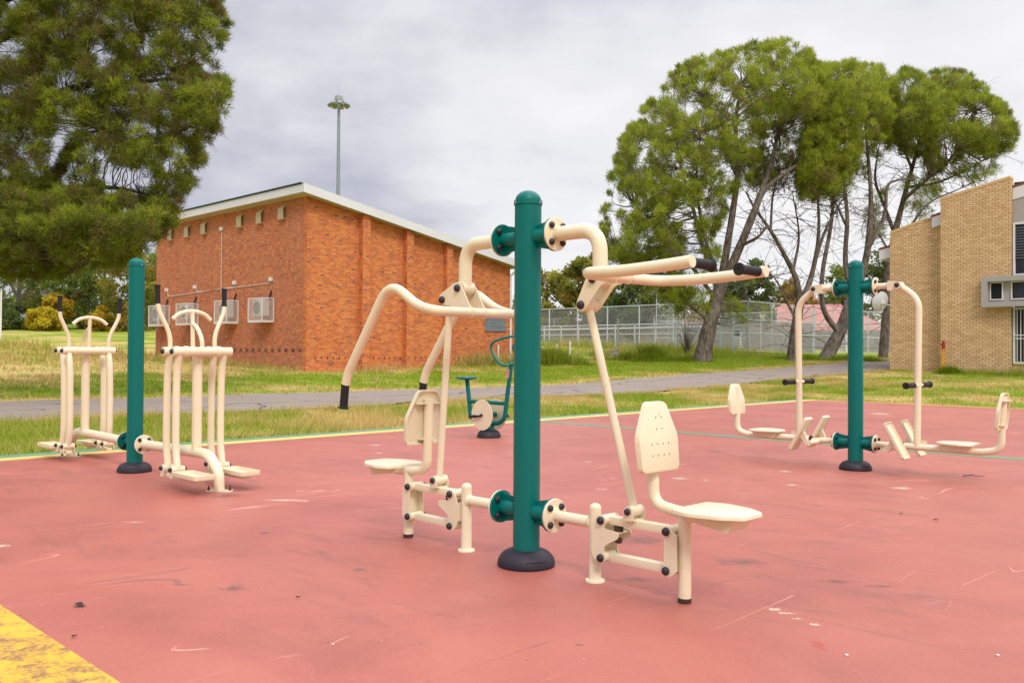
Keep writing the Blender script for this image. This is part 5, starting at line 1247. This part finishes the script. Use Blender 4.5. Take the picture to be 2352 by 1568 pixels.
bg_tree('gum_tree', [(-60, 560), (60, 545), (112, 585), (120, 640), (100, 700), (60, 720), (-60, 730)], 118, 60, 12, 24, 'tall grey green gum tree at the far left field edge', 'leaf', (40, 782), 'bark', lg, dict(bright=-.1), 1., [[(10, 640), (60, 640), (70, 700), (20, 710)]], eu(38, 118, 1, 8))
bg_tree('gum_tree', [(70, 600), (105, 560), (170, 550), (230, 570), (235, 630), (180, 655), (150, 690), (80, 680)], 112, 62, 12, 24, 'gum tree with a pale forked trunk behind the orange tree', 'leaf', (108, 782), 'bark_pale', lg, dict(bright=0), 1., [[(150, 610), (190, 600), (190, 630), (150, 640)]], eu(102, 112, 1, 6))
bg_tree('gum_tree', [(150, 640), (180, 600), (230, 590), (262, 640), (262, 720), (230, 765), (170, 765), (150, 700)], 108, 64, 12, 22, 'dense green tree in the middle of the left tree row', 'leaf', (205, 784), 'bark', lg, dict(bright=-.2))
bg_tree('gum_tree', [(225, 640), (240, 580), (290, 560), (345, 570), (375, 600), (378, 700), (350, 770), (260, 768), (240, 700)], 100, 80, 12, 24, 'olive green tree between the left green post and the brick hall', 'leaf_olive', (300, 786), 'bark', lg, dict(bright=-.05, brown=.2), 1., [[(262, 650), (282, 640), (284, 670), (262, 680)], [(335, 690), (372, 690), (372, 735), (340, 735)]])
bg_tree('gum_tree', [(330, 620), (345, 575), (385, 570), (395, 640), (390, 680), (350, 685)], 125, 30, 12, 20, 'green tree showing at the left corner of the brick hall', 'leaf', (366, 786), 'bark', lg)
bg_tree('autumn_tree', [(58, 748), (66, 720), (92, 708), (122, 712), (138, 738), (134, 768), (66, 768)], 98, 60, 6, 12, 'bright yellow autumn tree at the field edge, leftmost', 'leaf_yellow', (97, 788), 'bark', lg, dict(brown=.0, inner_brown=.05, bright=.1))
bg_tree('autumn_tree', [(98, 712), (108, 684), (140, 676), (165, 696), (162, 735), (140, 745)], 104, 36, 6, 11, 'orange autumn tree just behind the bright yellow one', 'leaf_yellow', (136, 788), 'bark', lg, dict(brown=.5, bright=0))
bg_tree('autumn_tree', [(196, 752), (208, 722), (236, 704), (258, 728), (260, 765), (204, 768)], 97, 44, 6, 11, 'yellow and olive autumn tree behind the left walking machine', 'leaf_yellow', (230, 788), 'bark', lg, dict(brown=.35, bright=-.35))
bg_tree('dark_bush', [(-60, 770), (-40, 720), (20, 690), (55, 700), (60, 760), (40, 772)], 100, 40, 10, 18, 'dark green bush at the far left field edge', 'leaf_dark', (10, 788), 'bark', lg)
# far hedge and wood that read as one mass
f = []
for x in np.arange(-260, 700, 9.): 
    p = P(x, 784-rng.uniform(2, 22), 124+rng.uniform(-3, 3)); f.append((p, rng.uniform(.8, 1.5), 0, 0))
vv, tt, k = tufts(f, 46, 3, .4, .26, .5, .15, flat=True); struct(raw_mesh('hedge', vv, k, M['leaf_dark'], tt), 'stuff')
f = []
for _ in range(330):
    y = 776-abs(rng.normal(0, 62)); p = P(rng.uniform(-220, 395), y, 138+rng.uniform(-6, 6))
    if y > 590: f.append((p, rng.uniform(.8, 1.7), 0, 0))
vv, tt, k = tufts(f, 40, 3, .5, .32, .5, .15, flat=True, bright=.05); struct(raw_mesh('distant_wood', vv, k, M['leaf'], tt), 'stuff')
f = []
for x in np.arange(1150, 2700, 14.):
    p = P(x, 800-rng.uniform(0, 70), 150+rng.uniform(-6, 6)); f.append((p, rng.uniform(1.6, 2.8), 0, 0))
vv, tt, k = tufts(f, 40, 3, .7, .45, .5, .15, flat=True, bright=.1); struct(raw_mesh('distant_wood', vv, k, M['leaf'], tt), 'stuff')

# --- grass blades, weeds
t = NT('grass_blade'); c = t.n('ShaderNodeSeparateColor'); t.put(c.inputs[0], t.n('ShaderNodeAttribute', attribute_name='tint').outputs['Color'])
gcol = t.mix(c.outputs[1], (.15, .225, .008), (.34, .43, .02)); scol = t.mix(c.outputs[1], (.44, .31, .085), (.68, .52, .23))
col = t.mix(c.outputs[0], gcol, scol)
b = t.bsdf(col, .7, .2); tr = t.n('ShaderNodeBsdfTranslucent'); t.put(tr.inputs[0], col); mx = t.n('ShaderNodeMixShader'); mx.inputs[0].default_value = .3
t.t.links.new(b.outputs[0], mx.inputs[1]); t.t.links.new(tr.outputs[0], mx.inputs[2]); M['blade'] = t.done(mx)
def blades(name, x0, x1, y0, y1, dens, h0, h1, w_, clump=1.5, dry=0., cond=None):
    n = int((x1-x0)*(y1-y0)*dens); x = rng.uniform(x0, x1, n); y = rng.uniform(y0, y1, n)
    fwd = -x*math.sin(CYAW)+y*math.cos(CYAW); lat = x*math.cos(CYAW)+y*math.sin(CYAW)
    ok = (fwd > .5) & (np.abs(lat) < fwd*.80+3)
    cl = fbm(x*clump, y*clump, 71, 3); ok &= (rng.random(n) < np.clip(.35+2.2*(cl-.35), .12, 1))
    q1 = CX0-x; ok &= ~((q1 > PQ0+.1+.45*rng.random(n)**3) & (q1 < PQ1-.05-.5*rng.random(n)**3)) & ~((x > BX-BL) & (x < BX+.02) & (y > BY-.02) & (y < BY+BW_)) & ~((x > -15.2) & (y > YA-.02)) & ~((x > -12.95) & (y > YB-.02)) & ~((x > CX0+.07*rng.random(n)) & (y < CY1-.06*rng.random(n)))
    if cond is not None: ok &= cond(x, y)
    x, y, cl = x[ok], y[ok], cl[ok]; n = len(x); z = terr(x, y)-.01
    h = rng.uniform(h0, h1, n)*(.5+cl)
    a = rng.uniform(0, 2*PI, n); ln = rng.uniform(.1, .9, n)*h; b_ = rng.uniform(0, 2*PI, n)
    base = np.stack([x, y, z], -1); wv_ = np.stack([np.cos(a), np.sin(a), a*0], -1)*w_*.5
    tip = base+np.stack([np.cos(b_)*ln, np.sin(b_)*ln, h], -1)
    q = np.stack([base-wv_, base+wv_, tip], 1).reshape(-1, 3)
    d = np.clip(dryness(x, y)+rng.normal(0, .18, n)+dry, 0, 1); g_ = rng.random(n)
    tt = np.zeros((n, 3, 4), np.float32); tt[..., 0] = d[:, None]; tt[..., 1] = g_[:, None]*.8; tt[:, 2, 1] += .2; tt[..., 3] = 1
    return q, tt.reshape(-1, 4)
parts_ = [blades('', -15.5, CX0+.07, -3, 31, 620, .05, .12, .014), blades('', -15.3, CX0-.01, -2, 14, 320, .10, .22, .012, 2.4, .15),
          blades('', -16, 9, CY1-.05, 38.3, 330, .04, .10, .018), blades('', -31.1, -19.4, -2, 52, 150, .05, .13, .026), blades('', -31.1, -19.4, 22, 52, 60, .06, .14, .03, .8, -.3),
          blades('', -80, -31.1, -12, 19.8, 30, .08, .24, .045, .35), blades('', -60, -31.1, 31.6, 52, 30, .08, .25, .04, .5), blades('', -20, -15.2, 38, 60, 90, .06, .16, .03)]
q = np.concatenate([p[0] for p in parts_]); tt = np.concatenate([p[1] for p in parts_])
struct(raw_mesh('grass', q, 3, M['blade'], tt), 'stuff')
# rank weeds: against the hall, along the fence and in the field
wd = [blades('', -34, -26.5, 40, 51, 55, .15, .55, .035, .9, -.1), blades('', -31.1, -30.2, 20, 31.5, 260, .15, .45, .03, 1.3, .35, lambda x, y: fbm(y*.8, y*0, 3, 2) > .5), blades('', -31.1, -29.9, 27.5, 31.6, 320, .25, .8, .03, 1.6, .5),
      blades('', -46, -31.2, 18.7, 19.84, 160, .12, .4, .03, 1.1, .1), blades('', -46, -30.8, 49.5, 53.8, 70, .2, .8, .04, .8, .25),
      blades('', -74, -40, -8, 18, 26, .25, .8, .07, .25, -.15, lambda x, y: fbm(x*.16, y*.16, 9, 2) > .5), blades('', -13, -9.6, 37.0, 37.9, 500, .1, .35, .02, 1.5, -.6)]
q = np.concatenate([p[0] for p in wd]); tt = np.concatenate([p[1] for p in wd]); struct(raw_mesh('weeds', q, 3, M['blade'], tt), 'stuff')
def grass_clump(name, x0, y0, w_, h_, n, label, dry=.1, wd=.022, lump=4, part_name='leaves'):
    z0 = float(terr(x0, y0)); b = thing(name, (x0, y0, z0), label, 'plant')
    cx = rng.normal(0, w_*.5, (lump, 2)); ch = rng.uniform(.55, 1., lump); pick = rng.integers(0, lump, n)
    p = cx[pick]+rng.normal(0, w_*.28, (n, 2)); r = np.hypot(p[:, 0], p[:, 1])/w_
    h = h_*ch[pick]*np.clip(1.15-.55*r, .2, 1.1)*rng.uniform(.45, 1.05, n); a = rng.uniform(0, 2*PI, n); out = unit(np.concatenate([p, np.zeros((n, 1))], 1)+rng.normal(0, .35*w_, (n, 3))*np.array([1, 1, 0]))
    base = np.concatenate([p, np.full((n, 1), -.03)], 1); wv_ = np.stack([np.cos(a), np.sin(a), a*0], -1)*wd*.5
    m = base+out*h[:, None]*.16+np.array([0, 0, 1])*h[:, None]*.62; tip = base+out*h[:, None]*rng.uniform(.25, .6, (n, 1))+np.array([0, 0, 1])*h[:, None]
    q = np.stack([base-wv_, base+wv_, m+wv_*.8, m-wv_*.8, m-wv_*.8, m+wv_*.8, tip, tip], 1).reshape(-1, 3)
    tt = np.zeros((n, 8, 4), np.float32); tt[..., 0] = np.clip(dry+rng.normal(0, .16, (n, 1)), 0, 1); tt[..., 1] = np.clip(-.25+.5*rng.random((n, 1))+np.array([0, 0, .1, .1, .1, .1, .35, .35]), 0, 1); tt[..., 3] = 1
    raw_mesh(part_name, q, 4, M['blade'], tt.reshape(-1, 4), b)
grass_clump('feathery_bush', -28.3, 31.6, 1.0, 1.35, 2200, 'feathery green bush between two short white posts right of the nearest green post', .12, .03, 7)
grass_clump('grass_mound', -27.3, 37.6, 1.2, 1.15, 3400, 'tall green grass mound left of the thick pine trunk', .0, .026, 6)
grass_clump('grass_mound', -26.0, 38.9, 1.1, .6, 2200, 'lower grass mound beside the tall one, touching the thick pine trunk', .0, .026, 6)
grass_clump('weed_clump', -30.4, 28.8, .75, 1.0, 900, 'yellowing weed clump at the foot of the brick hall by the white pipes', .55, .03, 6)
grass_clump('weed_clump', -22.3, 44.6, 1.3, .55, 1500, 'low green weeds at the foot of the bare limbed pine', .0, .03, 7)
grass_clump('weed_clump', -20.2, 46.0, 1.4, .55, 1500, 'low green weeds at the foot of the leaning pine', .0, .03, 7)
grass_clump('weed_clump', -12.45, 37.3, .55, .55, 900, 'green weeds around the yellow standpipe', -.1, .018, 6)
grass_clump('weed_clump', -49., 7.5, 2.6, 1.3, 2600, 'dark green weed patch in the field behind the left walking machine', .1, .06, 12)
grass_clump('weed_clump', -56., 4.0, 3.0, 1.3, 2600, 'dark green weed patch at the left edge of the field', .1, .06, 12)
bb = thing('bare_shrub', (-30.3, 45.9, .95), 'bare twiggy shrub just left of the thick pine trunk', 'bush'); mb = MB()
for i in range(46):
    a = rng.uniform(0, 2*PI); r = rng.uniform(.2, 1.3); h = rng.uniform(1.2, 2.6); p = [(0, 0, -.1), (r*.35*math.cos(a), r*.35*math.sin(a), h*.45), (r*math.cos(a), r*math.sin(a), h)]
    mb.tube(smooth(p, 3), [.025-.0032*k for k in range(7)], 4)
mb.build('stems', M['twig'], bb)

# ------------------------------------------------------------------ litter on the court
M['dead_leaf'] = simple('dead_leaf', (.035, .022, .018), .8); M['stone'] = simple('white_stone', (.62, .58, .52), .8); M['drybit'] = simple('dry_twig', (.06, .04, .035), .9)
def leaf(x, y, s, rz, label, m='dead_leaf'):
    o = MB(); n = 9
    vs = []
    for i in range(n):
        u = i/(n-1); w_ = .32*math.sin(PI*min(1, u*1.05))**.8*(1-.3*u); c = .14*math.sin(u*PI*1.3+.4); vs += [((u-.5)*s, -w_*s, .006+c*s*.5+.18*s*w_), ((u-.5)*s, 0, .004+c*s*.5), ((u-.5)*s, w_*s, .006+c*s*.5+.22*s*w_)]
    fs = [f for i in range(n-1) for f in ((3*i, 3*i+3, 3*i+4, 3*i+1), (3*i+1, 3*i+4, 3*i+5, 3*i+2))]
    o.add(vs, fs); o.add([(a, b, c+.0015) for a, b, c in vs], [tuple(reversed(f)) for f in fs])
    o.tube([(.48*s, 0, .01), (.62*s, .03*s, .008), (.74*s, .02*s, .004)], .0014, 5)
    ob = o.build('dry_leaf', M[m], None, 0); ob.location = (x, y, .002); ob.rotation_euler[2] = rz
    tag(ob, label, 'leaf', 'dry leaves on the court')
leaf(-4.38, 1.576, .062, .3, 'curled black leaf on the court nearest the yellow corner')
leaf(-3.92, 1.39, .022, 2., 'small dark leaf by the edge of the yellow corner')
leaf(-2.35, 6.78, .035, 1., 'dark leaf on the court below the right leg press seat')
leaf(-2.62, 6.85, .03, 2.4, 'dark leaf just left of another one near the right green post')
leaf(-3.79, 2.38, .018, .8, 'tiny black leaf on the open court left of the nearest base cover')
def pebble(x, y, s, label, m='stone', nm='pebble'):
    bm = bmesh.new(); bmesh.ops.create_icosphere(bm, subdivisions=2, radius=s)
    for v_ in bm.verts: v_.co = Vector((v_.co.x*1.25, v_.co.y*.9, v_.co.z*.6))*(1+.22*random.uniform(-1, 1))
    me = bpy.data.meshes.new(nm); bm.to_mesh(me); bm.free(); me.materials.append(M[m]); ob = bpy.data.objects.new(nm, me); COL.objects.link(ob); ob.location = (x, y, s*.5); tag(ob, label, 'pebble', 'pebbles on the court')
pebble(-1.547, 3.489, .0075, 'cream pebble on the court in the lower right')
pebble(-1.12, 3.92, .007, 'white pebble closest to the lower right corner of the photo')
pebble(-3.09, 2.108, .005, 'tiny white chip in the lower middle of the court')
tw = MB(); tw.tube(smooth([(0, 0, .008), (.07, .02, .014), (.15, -.01, .01), (.22, .03, .012)], 4), [.005-.0002*i for i in range(13)], 6); tw.tube([(.08, .02, .012), (.12, .07, .02)], .0025, 5)
ob = tw.build('twig', M['drybit']); ob.location = (-3.0, 9.4, .002); ob.rotation_euler[2] = .7; tag(ob, 'short dry twig on the court right of the right green post', 'twig')
